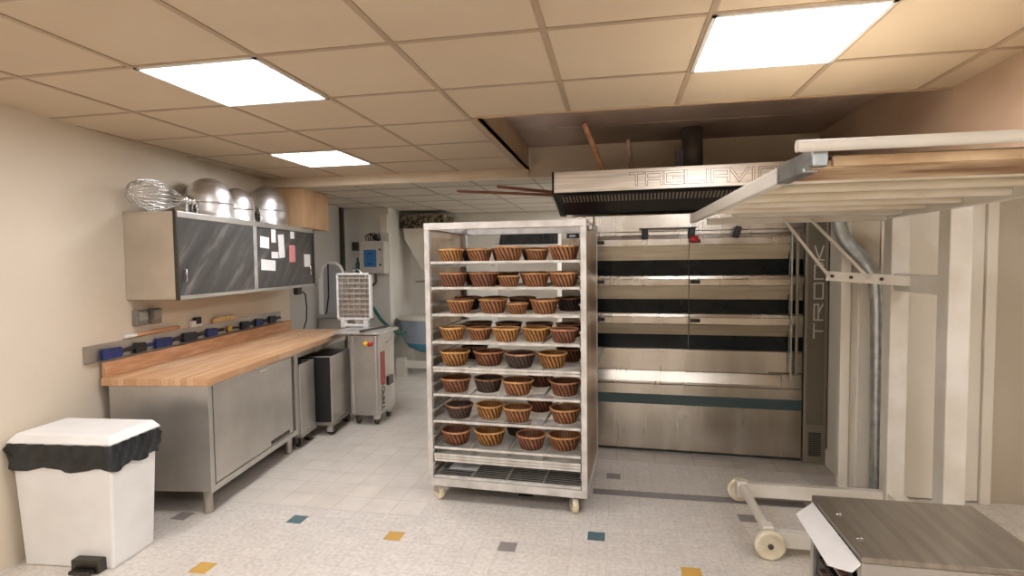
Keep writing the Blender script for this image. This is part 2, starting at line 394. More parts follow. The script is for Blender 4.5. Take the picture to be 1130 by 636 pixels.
# right side: short wall beside the oven, panelled front, upper wall
XW = 1.60
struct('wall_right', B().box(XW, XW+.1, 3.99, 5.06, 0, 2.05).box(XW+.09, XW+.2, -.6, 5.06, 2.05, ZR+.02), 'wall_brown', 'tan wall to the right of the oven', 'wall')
struct('baseboard_right', B().box(XW-.018, XW, 3.99, 4.52, 0, .13), 'panel_white', 'white skirting board right of the oven', 'baseboard')
struct('trim_5', B().box(XW-.006, XW, 3.99, 4.52, .13, 2.05), 'panel_white', 'white lining of the short wall beside the oven', 'trim')
struct('wall_front', B().box(1.50, 3.2, 3.985, 4.05, 0, 2.05), 'panel_grey', 'grey panel wall to the right of the oven niche', 'wall')
dr = thing('door_1', 'white panelled door right of the oven behind the spiral duct', 'door', (0, 0, 0)); dr['kind'] = 'structure'
B().box(1.463, 1.522, 3.945, 3.985, 0, 2.04).box(1.70, 1.735, 3.955, 3.985, 0, 2.04).box(2.30, 2.36, 3.945, 3.985, 0, 2.04).build('door_frame', 'panel_white', dr, bev=.003)
B().box(1.53, 1.698, 3.965, 3.985, .01, 1.46).box(1.575, 1.69, 3.957, 3.97, .06, 1.42).box(1.738, 2.297, 3.965, 3.985, .01, 2.03).build('door_panel', 'panel_white', dr, bev=.004)
B().box(1.53, 1.698, 3.968, 3.985, 1.47, 2.03).build('door_transom', 'panel_grey', dr)
B().box(1.76, 1.775, 3.95, 3.966, .01, 2.03).box(1.80, 1.81, 3.955, 3.966, .01, 2.03).box(1.52, 1.70, 3.955, 3.985, 1.452, 1.468).build('door_moulding', 'panel_white', dr)
B().box(1.725, 1.785, 3.925, 3.966, 1.475, 1.535).box(1.735, 1.755, 3.915, 3.93, 1.49, 1.52).build('latch', mat('brass', (140, 116, 74), .45, .6), dr, bev=.004)
struct('wall_side', B().box(3.1, 3.2, -3.3, 4.0, 0, 2.6), 'wall_cream', 'cream wall far to the right', 'wall')
struct('wall_rear', B().box(-4.4, 3.2, -3.3, -3.2, 0, 2.6), 'wall_cream', 'cream wall behind the viewpoint', 'wall')
struct('wall_end', B().box(3.1, 3.2, 4.05, 8.6, 0, 2.6), 'wall_light', 'pale wall at the right end of the back room', 'wall')

# ceiling light panels
def light(name_label, cx, cy, z=ZC, group=None, w=.6):
    t = thing('ceiling_light', name_label, 'light', (cx, cy, z-.006), 0, group)
    fr = B(); h = .297
    for a in ((-h, h, -h, -h+.016), (-h, h, h-.016, h), (-h, -h+.016, -h, h), (h-.016, h, -h, h)): fr.box(a[0], a[1], a[2], a[3], -.004, .005)
    fr.build('frame', 'white_plastic', t)
    B().box(-h+.016, h-.016, -h+.016, h-.016, 0, .004).build('diffuser', 'light_on', t)
def cell(i, j): return X0+.6*i+.3, Y0+.6*j+.3
light('square flush light panel nearest the left wall, larger one in view', *cell(-2, 0))
light('small-looking far flush light panel above the cardboard box', *cell(-3, 3))
light('square flush light panel at upper right in front of the oven', *cell(2, 0))
light('added unseen fill light panel behind the viewpoint on the left', *cell(-2, -4))  # this and the next five panels are unseen, added for fill light
light('added unseen fill light panel behind the viewpoint on the right', *cell(2, -4))
light('added unseen fill light panel above the viewpoint', *cell(0, -3))
light('added unseen fill light panel far behind on the left', *cell(-3, -7))
light('added unseen fill light panel far behind on the right', *cell(2, -7))
light('added unseen fill light panel at the right end of the main ceiling', *cell(5, -1))
light('added fill light panel of the back room hidden behind the oven', .9, 7.4, ZL)  # last three panels are out of view, added to brighten the back room
light('added unseen fill light panel of the back room behind the hood', -.16, 6.3, ZL)
light('added unseen fill light panel at the far right of the back room', -.16, 7.6, ZL)

# ================================================================ worktable
tb = thing('work_table', 'long stainless worktable with butcher block top along left wall', 'table', T(0, 0, 0), T.a)
B().box(-.015, 2.52, -.012, .70, .838, .888).build('table_top', 'butcher', tb, bev=.004)
B().box(0, 2.52, .672, .70, .889, .985).build('backsplash', 'wood_light', tb, bev=.003)
carc = B(); z0 = .155
carc.box(.0, .012, .008, .66, z0, .838)                       # end panel
carc.box(.012, 1.20, .645, .66, z0, .838); carc.box(1.19, 1.20, .008, .645, z0, .838); carc.box(.012, 1.19, .02, .645, z0, z0+.012)
carc.build('carcass', 'steel_table', tb, bev=.002)
fr = B(); fr.box(.0, .04, .0, .02, z0-.01, .838).box(1.175, 1.20, .0, .02, z0-.01, .838).box(.04, 1.175, .0, .02, z0-.01, z0+.03).box(.04, 1.175, 0, .02, .825, .838)
fr.build('front_frame', 'steel_table', tb, bev=.002)
B().box(.041, .060, .014, .019, z0+.03, .825).build('gap_shade', 'black', tb)  # black strip put in for the shade inside the door gap
for (x0, x1, y) in ((.060, 1.13, .006), (.56, 1.17, .03)):
    d = B().box(x0, x1, y, y+.014, z0+.035, .822).build('door', 'steel_table', tb, bev=.002)
    if y < .02:
        B().box(x0+.70, x0+1.0, y-.004, y, z0+.045, z0+.075).build('handle', 'dark_steel', d, bev=.002)
        B().box(x0+.55, x0+.66, y-.008, y, .796, .812).build('handle', 'chrome', d, bev=.002)
for x, y in ((.05, .06), (1.14, .06), (.05, .60), (1.14, .60)):
    B().lathe([(.001, 0), (.028, 0), (.031, .012), (.031, .05), (.029, .055), (.029, .165), (.034, .165), (.034, .172), (.001, .172)], 20, (x, y, 0)).build('leg', 'steel_dull', tb)
B().box(1.20, 1.235, .0, .66, .12, .838).build('side_panel', 'steel_dull', tb, bev=.002)
for y in (.03, .60):
    B().box(2.44, 2.48, y-.02, y+.02, 0, .838).build('leg', 'steel_dull', tb, bev=.003)
B().box(1.24, 2.48, .03, .05, .785, .838).box(1.24, 2.48, .6, .62, .785, .838).box(2.45, 2.47, .05, .6, .785, .838).build('apron', 'steel_dull', tb)
dr_ = B().box(1.62, 1.98, .005, .55, .785, .832).build('drawer', 'steel_dull', tb, bev=.003)
B().box(1.72, 1.90, -.008, .005, .80, .812).build('handle', 'chrome', dr_, bev=.002)

# carts under the far end of the table
def bin_cart(label, s0, s1, o0, ztop, cham, group='carts under the worktable'):
    t = thing('flour_bin_cart', label, 'cart', T(s0, o0, 0), T.a, group); w = s1-s0; dp = .5
    b = B(); zb = .12
    b.box(0, w, 0, .012, zb, ztop); b.box(0, .012, .012, dp, zb, ztop); b.box(w-.012, w, .012, dp, zb, ztop); b.box(.012, w-.012, dp-.012, dp, zb, ztop); b.box(.012, w-.012, .012, dp-.012, zb, zb+.012)
    b.build('tub', ['steel_table'], t, bev=.004)
    B().box(-.006, w+.006, -.006, dp+.006, zb-.02, zb).build('base_plate', 'steel_dull', t, bev=.003)
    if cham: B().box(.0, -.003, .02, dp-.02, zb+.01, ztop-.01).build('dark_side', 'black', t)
    for x, y in ((.05, .05), (w-.05, .05), (.05, dp-.06), (w-.05, dp-.06)):
        c = B(); c.box(x-.018, x-.014, y-.028, y+.03, .03, .1).box(x+.014, x+.018, y-.028, y+.03, .03, .1).box(x-.022, x+.022, y-.03, y+.03, .092, .1)
        c = c.build('caster', 'chrome', t)
        B().lathe([(.004, -.012), (.038, -.012), (.042, -.006), (.042, .006), (.038, .012), (.004, .012)], 20, (x, y, .042), 'x').build('wheel', 'dark_steel', c)
    return t
bin_cart('low stainless bin cart under the worktable beside its sliding doors', 1.24, 1.53, -.012, .735, False)
bin_cart('stainless bin cart with dark open side at far table end', 1.60, 2.10, -.15, .745, True)

# tool rail on the wall with the tools in it
TR = WALL-.002
tr = thing('tool_rail', 'long steel tool trough fixed to left wall above the worktable', 'shelf', T(0, 0, 0), T.a)
B().box(-.1, 2.40, TR-.004, TR, .99, 1.10).build('back_plate', 'steel_dull', tr)
B().box(-.1, 2.40, TR-.032, TR-.004, .99, .994).build('trough', 'steel_dull', tr)
for i, (s, ln, mt, lb) in enumerate([(.02, .26, 'blue', 'blue handled scraper at near end of the tool trough'), (.30, .16, 'black', 'black brush second in the tool trough'), (.50, .27, 'blue', 'blue brush with wide head third along the tool trough'),
         (.80, .26, 'navy', 'dark blue scraper in the middle of the tool trough'), (1.10, .22, 'blue', 'blue scraper just before the yellow cutter in the trough'), (1.62, .2, 'navy', 'navy brush beyond the yellow cutter in the trough'),
         (1.86, .22, 'blue', 'bright blue brush near the far end of the trough'), (2.12, .22, 'navy', 'dark brush at the far end of the tool trough')]):
    t = thing('dough_brush', lb, 'brush', T(s, TR-.020, .995), T.a, 'brushes and scrapers in the tool trough'); t.scale = (1.1, 1, 1.5)
    B().prism([(0, .0), (ln*.55, .0), (ln*.6, .018), (ln*.55, .043), (.01, .048), (0, .035)], 'y', -.010, .012).build('head', mt, t, bev=.002)
    B().tube([(ln*.56, 0, .022), (ln*.8, 0, .026), (ln, 0, .024)], [.008, .0095, .007], 10).build('handle', 'black' if mt != 'black' else 'blue', t)
t = thing('pastry_cutter', 'small yellow and black cutter in the trough between two blue scrapers', 'cutter', T(1.40, TR-.020, .995), T.a)
B().lathe([(.003, -.008), (.028, -.006), (.03, 0), (.028, .006), (.003, .008)], 24, (.03, 0, .031), 'y').build('wheel', 'yellow', t)
B().tube([(.055, 0, .03), (.1, 0, .032), (.16, 0, .03)], [.008, .011, .008], 10).build('handle', 'black', t)
# things lying on top of the rail
t = thing('rolling_pin', 'slim wooden rolling pin with white end on the tool rail', 'rolling pin', T(.32, TR-.017, 1.121), T.a)
B().tube([(0, 0, 0), (.02, 0, 0), (.36, 0, 0)], [.016, .0165, .0165], 14).build('roller', 'wood_light', t)
B().tube([(-.10, 0, 0), (-.09, 0, 0), (0, 0, 0)], [.010, .014, .013], 12).build('handle', 'white_plastic', t)
B().tube([(.36, 0, 0), (.44, 0, 0), (.45, 0, 0)], [.012, .013, .009], 12).build('handle', 'wood_light', t)
t = thing('small_box', 'little black and white box standing on the tool rail', 'box', T(.90, TR-.018, 1.101), T.a)
B().box(0, .13, -.014, .014, 0, .05).build('case', 'white_plastic', t, bev=.004)
B().box(.05, .12, -.0155, .0145, .02, .075).build('screen', 'black', t, bev=.003)
t = thing('bench_brush', 'pale wooden bench brush lying on the tool rail', 'brush', T(1.18, TR-.018, 1.101), T.a)
B().prism([(0, 0), (.34, 0), (.36, .02), (.30, .045), (.06, .05), (0, .03)], 'y', -.012, .014).build('block', 'wood_cream', t, bev=.006)
B().box(.02, .30, -.008, .01, -.0005, .002).build('bristles', 'black', t)
for k, s in enumerate((.36, .50)):
    t = thing('wall_socket', ('near' if k == 0 else 'far') + ' one of two grey wall sockets under the upper cabinet', 'socket', T(s, WALL, 1.235), T.a, 'grey sockets under the cabinet')
    B().box(-.05, .05, -.045, .001, -.055, .055).build('housing', mat('socket_grey', (122, 118, 110), .5), t, bev=.008)
    B().box(-.038, .038, -.055, -.045, -.02, .045).build('flap', mat('socket_flap', (146, 142, 133), .45), t, bev=.004)
t = thing('wall_socket', 'dark socket with hanging cable at far end of left wall', 'socket', T(2.78, WALL, 1.30), T.a)
B().box(-.05, .05, -.05, .001, -.05, .05).build('housing', 'dark_steel', t, bev=.006)
B().tube([(.06, -.05, -.02), (.11, -.06, -.05), (.14, -.06, -.2), (.12, -.06, -.36), (.06, -.05, -.46)], .008, 8).build('cable', 'black', t)

# ================================================================ upper cabinet
C0, C1, CF, CZ0, CZ1 = .27, 2.44, .375, 1.368, 1.968
uc = thing('wall_cabinet', 'steel wall cabinet with two dark sliding doors streaked by painted highlights', 'cabinet', T(C0, CF, 0), T.a)
cw, cd = C1-C0, WALL-CF-.001
b = B(); b.box(0, .012, 0.0, cd, CZ0, CZ1).box(cw-.012, cw, 0.0, cd, CZ0, CZ1).box(.012, cw-.012, .0, cd, CZ1-.012, CZ1).box(.012, cw-.012, 0, cd, CZ0, CZ0+.012).box(.012, cw-.012, cd-.01, cd, CZ0+.012, CZ1-.012)
b.build('carcass', 'cabinet_steel', uc, bev=.002)
B().box(-.004, cw+.004, -.018, .0, CZ1-.042, CZ1+.002).box(-.004, cw+.004, -.018, .0, CZ0-.006, CZ0+.022).build('door_track', 'steel_table', uc, bev=.003)
for x0, x1 in ((-.006, .014), (cw-.014, cw+.006)): B().box(x0, x1, -.02, .002, CZ0-.006, CZ1+.002).build('corner_post', 'dark_steel', uc, bev=.002)
for i, (x0, x1, y) in enumerate(((.016, cw*.455, -.012), (cw*.455+.03, cw-.016, -.006))):
    d = B().box(x0, x1, y, y+.008, CZ0+.024, CZ1-.044).build('door', 'chalk', uc, bev=.001)
    hx = x0+.06 if i == 0 else x1-.09
    B().tube([(hx, y, CZ0+.12), (hx, y-.016, CZ0+.125), (hx, y-.016, CZ0+.20), (hx, y, CZ0+.205)], .006, 8).build('handle', 'chrome', d)
B().box(cw*.455-.012, cw*.455+.006, -.018, -.002, CZ0+.022, CZ1-.042).box(cw*.455+.018, cw*.455+.034, -.018, -.002, CZ0+.022, CZ1-.042).build('door_stile', 'aluminium', uc, bev=.002)
# notes on the far door (x = along wall from table origin)
def note(s0, s1, z0, z1, m_, lb, tilt=0):
    o = B().box(-(s1-s0)/2, (s1-s0)/2, -.001, .001, -(z1-z0)/2, (z1-z0)/2, 0, Matrix.Rotation(tilt, 3, 'Y')).build('paper_note', m_, None, T((s0+s1)/2, CF-.0075, (z0+z1)/2), T.a)
    tag(o, lb, 'note', 'notes on the dark cabinet door')
NOTES = [(1.365, 1.515, 1.745, 1.845, 'paper', 'white note at upper left of the chalk door', .06), (1.56, 1.64, 1.80, 1.92, 'paper', 'tall narrow white note highest on the chalk door', 0), (1.555, 1.68, 1.655, 1.715, 'paper', 'small white note at centre left beside the tall sheet', 0),
         (1.69, 1.80, 1.66, 1.88, 'paper', 'tall white sheet in the middle of the chalk door', -.08), (1.37, 1.62, 1.545, 1.64, 'paper', 'wide white note lowest on the chalk door', .05), (1.93, 2.01, 1.85, 1.92, 'paper', 'tiny white square note above the pink one', 0),
         (1.90, 2.02, 1.62, 1.785, 'paper_pink', 'pink note on the chalk door', 0), (2.22, 2.36, 1.57, 1.70, 'paper', 'pale note at far edge of the chalk door', 0)]
for n_ in NOTES: note(*n_)

# ---- on the cabinet: whisk, bowls, box
ZT = CZ1+.0025
wk = thing('balloon_whisk', 'big wire balloon whisk lying on the wall cabinet', 'whisk', T(.10, .55, ZT), T.a)
w = B(); ln, rr = .50, .106
for k in range(11):
    ph = PI*k/11; pts = []
    for i in range(25):
        t_ = i/24*2-1; s_ = 1 if t_ > 0 else -1
        x = ln*(1-abs(t_)); q = 1-abs(t_)
        rad = rr*math.sqrt(max(0, 1-(1-min(1, abs(t_)*2.2))**2)) * (1 - .72*max(0, (abs(t_)-.45)/.55)**1.3)
        pts.append((ln-x if False else ln*abs(t_), s_*rad*math.cos(ph), rr+s_*rad*math.sin(ph)+.004))
    w.tube(pts, .0028, 6)
w.build('wires', 'chrome', wk)
hb = B(); hb.lathe([(.002, .49), (.038, .49), (.046, .51), (.046, .54), (.03, .545), (.03, .59), (.042, .59), (.042, .62), (.002, .62)], 20, (0, 0, rr+.004), 'x')
hb.build('hub', 'chrome', wk)
B().box(.50, .53, -.05, .05, .0, .10).box(.585, .605, -.03, .03, 0, .12).build('bracket', 'chrome', wk, bev=.006)
def bowl(s, o, r, h, lb):
    t = thing('mixing_bowl', lb, 'bowl', T(s, o, ZT), T.a, 'upturned steel mixing bowls on the cabinet')
    prof = [(r+.008, 0), (r+.010, .006), (r+.004, .012)]
    hz = h*.42
    prof += [(r, hz*.5), (r, hz)]
    for i in range(1, 13):
        a = PI/2*i/12; prof.append((max(.001, r*math.cos(a)), hz+(h-hz)*math.sin(a)))
    B().lathe(prof, 44).build('bowl', 'steel_bowl', t)
    B().tube([((r+.008)*math.cos(2*PI*j/36), (r+.008)*math.sin(2*PI*j/36), h*.36) for j in range(36)], .0045, 6, True).build('wire_band', 'chrome', t)
    for sg in (-1, 1):
        B().box(sg*(r+.018)-.016, sg*(r+.018)+.016, -.045, .045, h*.12, h*.17).box(sg*(r+.012)-.008, sg*(r+.012)+.008, -.03, .03, h*.12, h*.38).box(sg*(r+.028)-.006, sg*(r+.028)+.006, -.04, -.02, h*.05, h*.3).build('lug', 'chrome', t, bev=.003)
bowl(.93, .545, .172, .318, 'upturned steel mixing bowl nearest the wire whisk')
bowl(1.345, .56, .14, .295, 'smallest upturned steel bowl, in the middle of the three')
bowl(1.82, .535, .172, .375, 'upturned steel mixing bowl beside the cardboard box')
cb = thing('cardboard_box', 'taped brown cardboard box at far end of the wall cabinet', 'box', T(2.17, .33, ZT), T.a)
B().box(0, .62, 0, .38, 0, .40).build('carton', 'cardboard', cb, bev=.006)
B().box(-.002, .622, .15, .22, .02, .4015).build('tape', 'tape', cb)
B().box(0.01, .61, .002, .378, .401, .405).build('flap', 'cardboard', cb)

# ================================================================ white bin
bn = thing('waste_bin', 'white waste bin with black bag under its lid at lower left', 'bin', (-2.875, 2.475, 0), .08)
bw, bd, bh = .29, .16, .675
B()._add([(-bw+.03, -bd+.02, 0), (bw-.03, -bd+.02, 0), (bw-.03, bd-.02, 0), (-bw+.03, bd-.02, 0), (-bw, -bd, bh), (bw, -bd, bh), (bw, bd, bh), (-bw, bd, bh)],
         [(0, 3, 2, 1), (4, 5, 6, 7), (0, 1, 5, 4), (1, 2, 6, 5), (2, 3, 7, 6), (3, 0, 4, 7)]).build('body', 'white_plastic', bn, bev=.012, seg=3)
# bag rim: crumpled skirt
bg = B(); n = 72; rows = 6; vs = []
def rim(tq):
    per = [(-1, -1), (1, -1), (1, 1), (-1, 1)]; k = int(tq*4) % 4; f = tq*4-int(tq*4)
    a, b2 = per[k], per[(k+1) % 4]; return a[0]+(b2[0]-a[0])*f, a[1]+(b2[1]-a[1])*f
for i in range(rows):
    for j in range(n):
        x, y = rim(j/n); wv = .006+.007*math.sin(j*1.9+i*1.3)+.004*random.random()+(.006 if i in (1, 3) else 0)
        vs.append((x*(bw+wv), y*(bd+wv), bh-.005-i*.027-(.012*math.sin(j*.7) if i == rows-1 else 0)))
bg._add(vs, [(i*n+j, i*n+(j+1) % n, (i+1)*n+(j+1) % n, (i+1)*n+j) for i in range(rows-1) for j in range(n)], 0, True)
bg.build('bag', 'black_bag', bn)
B()._add([(-bw-.02, -bd-.02, bh-.002), (bw+.02, -bd-.02, bh-.002), (bw+.02, bd+.02, bh-.002), (-bw-.02, bd+.02, bh-.002), (-bw+.02, -bd+.015, bh+.045), (bw-.01, -bd+.015, bh+.045), (bw-.01, bd-.01, bh+.045), (-bw+.02, bd-.01, bh+.045)],
         [(0, 3, 2, 1), (4, 5, 6, 7), (0, 1, 5, 4), (1, 2, 6, 5), (2, 3, 7, 6), (3, 0, 4, 7)]).build('lid', 'white_plastic', bn, bev=.012, seg=3)
B().box(.06, .22, -bd-.03, -bd+.03, .0, .07).box(.08, .20, -bd-.07, -bd-.03, .01, .03).build('pedal', 'dark_steel', bn, bev=.006)

# ================================================================ basket rack
RW, RD, RZ0, RZ1 = 1.058, .80, .115, 1.856
rk = thing('rack_trolley', 'tall white aluminium rack trolley carrying brown wicker baskets', 'rack', R(0, 0, 0), R.a)
for x, y in ((0, 0), (RW-.036, 0), (0, RD-.04), (RW-.036, RD-.04)):
    B().box(x, x+.036, y, y+.04, RZ0+.02, RZ1-.002).build('post', 'aluminium', rk, bev=.003)
for x in (.004, RW-.008):
    B().box(x, x+.004, .04, RD-.04, RZ0+.05, RZ1-.02).build('side_panel', 'rack_side', rk)
B().box(.0, RW, -.004, .03, RZ1-.045, RZ1).build('top_rail', 'aluminium', rk, bev=.003)
B().box(.0, RW, RD-.03, RD, RZ1-.045, RZ1).build('top_rail', 'aluminium', rk, bev=.003)
for x in (0, RW-.03): B().box(x, x+.03, .03, RD-.03, RZ1-.04, RZ1-.003).build('top_rail', 'aluminium', rk, bev=.003)
B().box(0, RW, -.004, .03, RZ0, RZ0+.05).box(0, RW, RD-.03, RD+.004, RZ0, RZ0+.05).box(0, .03, .03, RD-.03, RZ0, RZ0+.05).box(RW-.03, RW, .03, RD-.03, RZ0, RZ0+.05).build('base_frame', 'aluminium', rk, bev=.003)
B().box(.03, RW-.03, .03, RD-.03, RZ0+.012, RZ0+.016).build('shade_sheet', 'shade_grey', rk)  # added dark sheet standing in for the shaded floor under the grids
B().lathe([(.003, 0), (.022, 0), (.022, .03), (.014, .034), (.003, .034)], 14, (RW, .06, RZ1-.05), 'x').box(RW-.01, RW+.02, .03, .10, RZ1-.04, RZ1-.028).build('latch', 'steel_dull', rk)
SH = [1.605, 1.438, 1.262, 1.082, .913, .732, .556, .378]         # tops of the shelf grids
lev = []
for a, b2 in zip(SH, SH[1:]+[.20]): lev += [a, (a+b2)/2]
lev.append(.262)
for z in sorted(set(round(v-(.018 if v != .913 else .0358), 4) for v in lev)):
    for sd in (0, 1):
        if sd == 0: gm = B().box(.036, .040, .01, RD-.01, z-.022, z).box(.009, .050, .01, RD-.01, z-.003, z)
        else: gm = B().box(RW-.040, RW-.036, .01, RD-.01, z-.022, z).box(RW-.050, RW-.009, .01, RD-.01, z-.003, z)
        gm.build('guide_rail', 'aluminium', rk)
for x, y, sw in ((.05, .06, 1.0), (RW-.09, .05, .45), (.06, RD-.07, .2), (RW-.07, RD-.07, .4)):
    rot = Matrix.Rotation(sw, 3, 'Z')
    c = B()
    for sg in (-1, 1): c.box(x+sg*.02-.002, x+sg*.02+.002, y-.025, y+.025, .05, RZ0-.004, 0, rot, (x, y, .06))
    c.box(x-.03, x+.03, y-.03, y+.03, RZ0-.008, RZ0, 0, rot, (x, y, .06))
    c = c.build('caster', 'steel_dull', rk)
    lm = B().lathe([(.006, -.017), (.045, -.017), (.051, -.011), (.051, .011), (.045, .017), (.006, .017)], 24, (0, 0, 0), 'x')
    lm.v = [tuple(rot @ Vector(v) + Vector((x, y, .052))) for v in lm.v]
    lm.build('wheel', 'wheel_cream', c)

# wire grids: one, then copies
def make_grid():
    t = thing('wire_grid', 'wire grid', 'wire shelf', R(0, 0, 1), R.a, 'wire grids in the rack trolley'); w, d = .97, .745
    f = B(); e = .007
    f.tube([(0, 0, 0), (w, 0, 0), (w, d, 0), (0, d, 0)], e, 8, True, 0, False)
    f.box(0, w, -.007, -.003, -.007, .009); f.tube([(0, .02, -.002), (w, .02, -.002)], .004, 6)
    for x in (.25, .5, .75): f.tube([(w*x, 0, -.006), (w*x, d, -.006)], .0045, 6)
    f.build('frame', 'wire', t)
    ww = B()
    for k in range(1, 25): y = d*k/25; ww.box(.0, w, y-.0013, y+.0013, -.0016, .0016)
    for k in range(1, 4): ww.box(w*k/4-.005, w*k/4+.005, .004, d-.004, .0016, .006)
    ww.build('wires', 'wire', t)
    return t
ORD = ['topmost', 'second', 'third', 'fourth', 'fifth', 'sixth', 'seventh', 'eighth']
gr = make_grid(); GX = .044
grids = [(z-.008, '%s basket shelf, wire grid under the %s row of baskets' % (ORD[i], ORD[i] if i else 'top')) for i, z in enumerate(SH)]
grids += [(.885, 'spare wire grid directly beneath the fifth basket shelf'), (.325, 'upper empty wire grid below the lowest baskets'), (.305, 'middle empty wire grid below the lowest baskets'), (.285, 'lower empty wire grid below the lowest baskets'), (.176, 'bottom wire grid lying on the rack base')]
for i, (z, lb) in enumerate(grids):
    p = R(GX, .01+.004*(i % 3), z)
    if i == 0: gr.location = p; gr['label'] = lb
    else: copy_thing(gr, p, R.a, lb)
# scraps on the bottom grid
t = thing('paper_scrap', 'brown crumpled paper scrap on the bottom grid of the rack', 'paper', R(.29, .36, .1865), R.a)
vs = []; nx, ny = 12, 6
for j in range(ny+1):
    for i in range(nx+1):
        vs.append((i/nx*.24-.12+.012*math.sin(j*2.1), j/ny*.16-.08+.01*math.sin(i*1.7), .008+.008*math.sin(i*1.3+j*.9)*math.cos(j*1.7)))
B()._add(vs, [(j*(nx+1)+i, j*(nx+1)+i+1, (j+1)*(nx+1)+i+1, (j+1)*(nx+1)+i) for j in range(ny) for i in range(nx)], 0, True).build('sheet', mat('kraft', (128, 92, 58), .8, 0, (84, 56, 34), (20, 20, 20)), t)
o = B()._add([(0, 0, 0), (.2, 0, .0), (.2, .24, .0), (0, .24, 0), (0, 0, .002), (.2, 0, .002), (.2, .24, .002), (0, .24, .002)], [(0, 3, 2, 1), (4, 5, 6, 7), (0, 1, 5, 4), (1, 2, 6, 5), (2, 3, 7, 6), (3, 0, 4, 7)]).build('paper_sheet', 'paper', None, R(.10, .12, .186), R.a)
tag(o, 'pale paper sheet lying at left on the bottom grid', 'paper')

# baskets: wicker bowl with slanted ribs and a lighter rim
def basket_mesh(kind):
    t = thing('proofing_basket', 'basket', 'basket', (0, 0, -5), 0, 'wicker proofing baskets on the rack')
    b = B(); n = 120; rows = 11; vs = []; at = []
    R0, R1, HH, NR = .067, .094, .088, 20
    for i in range(rows):
        z = HH*i/(rows-1); f = i/(rows-1); r = R0+(R1-R0)*(f**.85)
        for j in range(n):
            th = 2*PI*j/n; k = min(1, max(0, .62+.75*math.cos(NR*(th + 1.0*f*.42))))
            rr_ = r+.0045*(k-.5); vs.append((rr_*math.cos(th), rr_*math.sin(th), z+.002)); at.append(k)
    fs = [(i*n+j, i*n+(j+1) % n, (i+1)*n+(j+1) % n, (i+1)*n+j) for i in range(rows-1) for j in range(n)]
    o0 = len(vs)
    for i in range(rows):                                                # inside face
        z = HH-(HH-.008)*i/(rows-1); f = 1-i/(rows-1); r = R0-.006+(R1-R0)*(f**.85)
        for j in range(n):
            th = 2*PI*j/n; k = .5+.5*math.cos(30*th); vs.append((r*math.cos(th), r*math.sin(th), z)); at.append(.35+.4*k)
    fs += [(o0+i*n+j, o0+i*n+(j+1) % n, o0+(i+1)*n+(j+1) % n, o0+(i+1)*n+j) for i in range(rows-1) for j in range(n)]
    fs += [(((rows-1)*n+j), (rows-1)*n+(j+1) % n, o0+(j+1) % n, o0+j) for j in range(n)]
    e0 = o0+(rows-1)*n; fs.append(tuple(e0+j for j in range(n))); fs.append(tuple(range(n))[::-1])
    b._add(vs, fs, 0, True); b.attr = at
    b.build('bowl', WK[kind], t)
    rm = B(); pts = []; m_ = 64
    for j in range(m_):
        a = 2*PI*j/m_; pts.append(((R1+.001)*math.cos(a), (R1+.001)*math.sin(a), HH+.002+.0012*math.sin(a*3)))
    rm.tube(pts, .0062, 8, True); rm.build('rim', RIM[kind], t)
    return t
protos = [basket_mesh(k) for k in range(4)]
usedp = [False]*4
KN = ['honey coloured', 'brown', 'reddish brown', 'dark brown']
NUM = ['first', 'second', 'third', 'fourth', 'fifth']
# per shelf: (x, kind, scale, y, row) ; row 0 front, 1 behind
BK = {
 0: [(.137, 0, .90), (.333, 1, .88), (.540, 1, 1.0), (.738, 1, .80), (.910, 1, 1.0)],
 1: [(.131, 2, 1.0), (.346, 2, 1.04), (.535, 1, .78), (.720, 1, .94), (.915, 1, .98)],
 2: [(.201, 1, .94), (.420, 1, 1.0), (.597, 1, .74), (.765, 1, .98)],
 3: [(.142, 0, .92), (.325, 1, .88), (.518, 0, .94), (.712, 0, .95), (.902, 2, .95)],
 4: [(.130, 0, 1.03), (.388, 2, 1.07), (.610, 3, 1.06), (.820, 0, 1.0)],
 5: [(.147, 2, 1.06), (.379, 3, 1.02), (.592, 1, 1.07), (.905, 2, 1.05)],
 6: [(.186, 3, .96), (.390, 0, .98), (.590, 1, .99), (.902, 1, 1.03)],
 7: [(.150, 2, 1.05), (.388, 0, 1.08), (.679, 2, 1.0), (.905, 1, 1.1)]}
FIX = {}
BACK = {0: [(.22, 3), (.445, 2), (.66, 3), (.875, 2)], 1: [(.24, 3), (.45, 3), (.65, 2), (.85, 3)], 2: [(.17, 3), (.37, 3), (.57, 3), (.915, 3)], 3: [(.25, 3), (.47, 3), (.69, 3), (.92, 3)], 4: [(.215, 3), (.925, 2)], 5: [(.70, 2)], 6: [(.69, 2)], 7: [(.53, 3)]}
def put(kind, p, rz, lb, sc):
    if not usedp[kind]:
        usedp[kind] = True; o = protos[kind]; o.location = p; o.rotation_euler = (0, 0, rz); o['label'] = lb; o.scale = (sc, sc, min(1.0, sc)); return
    copy_thing(protos[kind], p, rz, lb, None, (sc, sc, min(1.0, sc)))
def settle(items, s):
    out = [[min(max(x, .054+.1007*sc), 1.004-.1007*sc), k, sc, .118+.036*(i % 2)+.004*(s % 3)] for i, (x, k, sc) in enumerate(items)]
    for it in range(60):
        for a, b in zip(out, out[1:]):
            d = math.hypot(a[0]-b[0], a[3]-b[3]); need = .1012*(a[2]+b[2])+.002
            if d < need:
                f = (need-d)/2
                a[0] = max(a[0]-f*.5, .054+.1007*a[2]); b[0] = min(b[0]+f*.5, 1.004-.1007*b[2])
                if it > 20: a[2] *= .995; b[2] *= .995
    return out
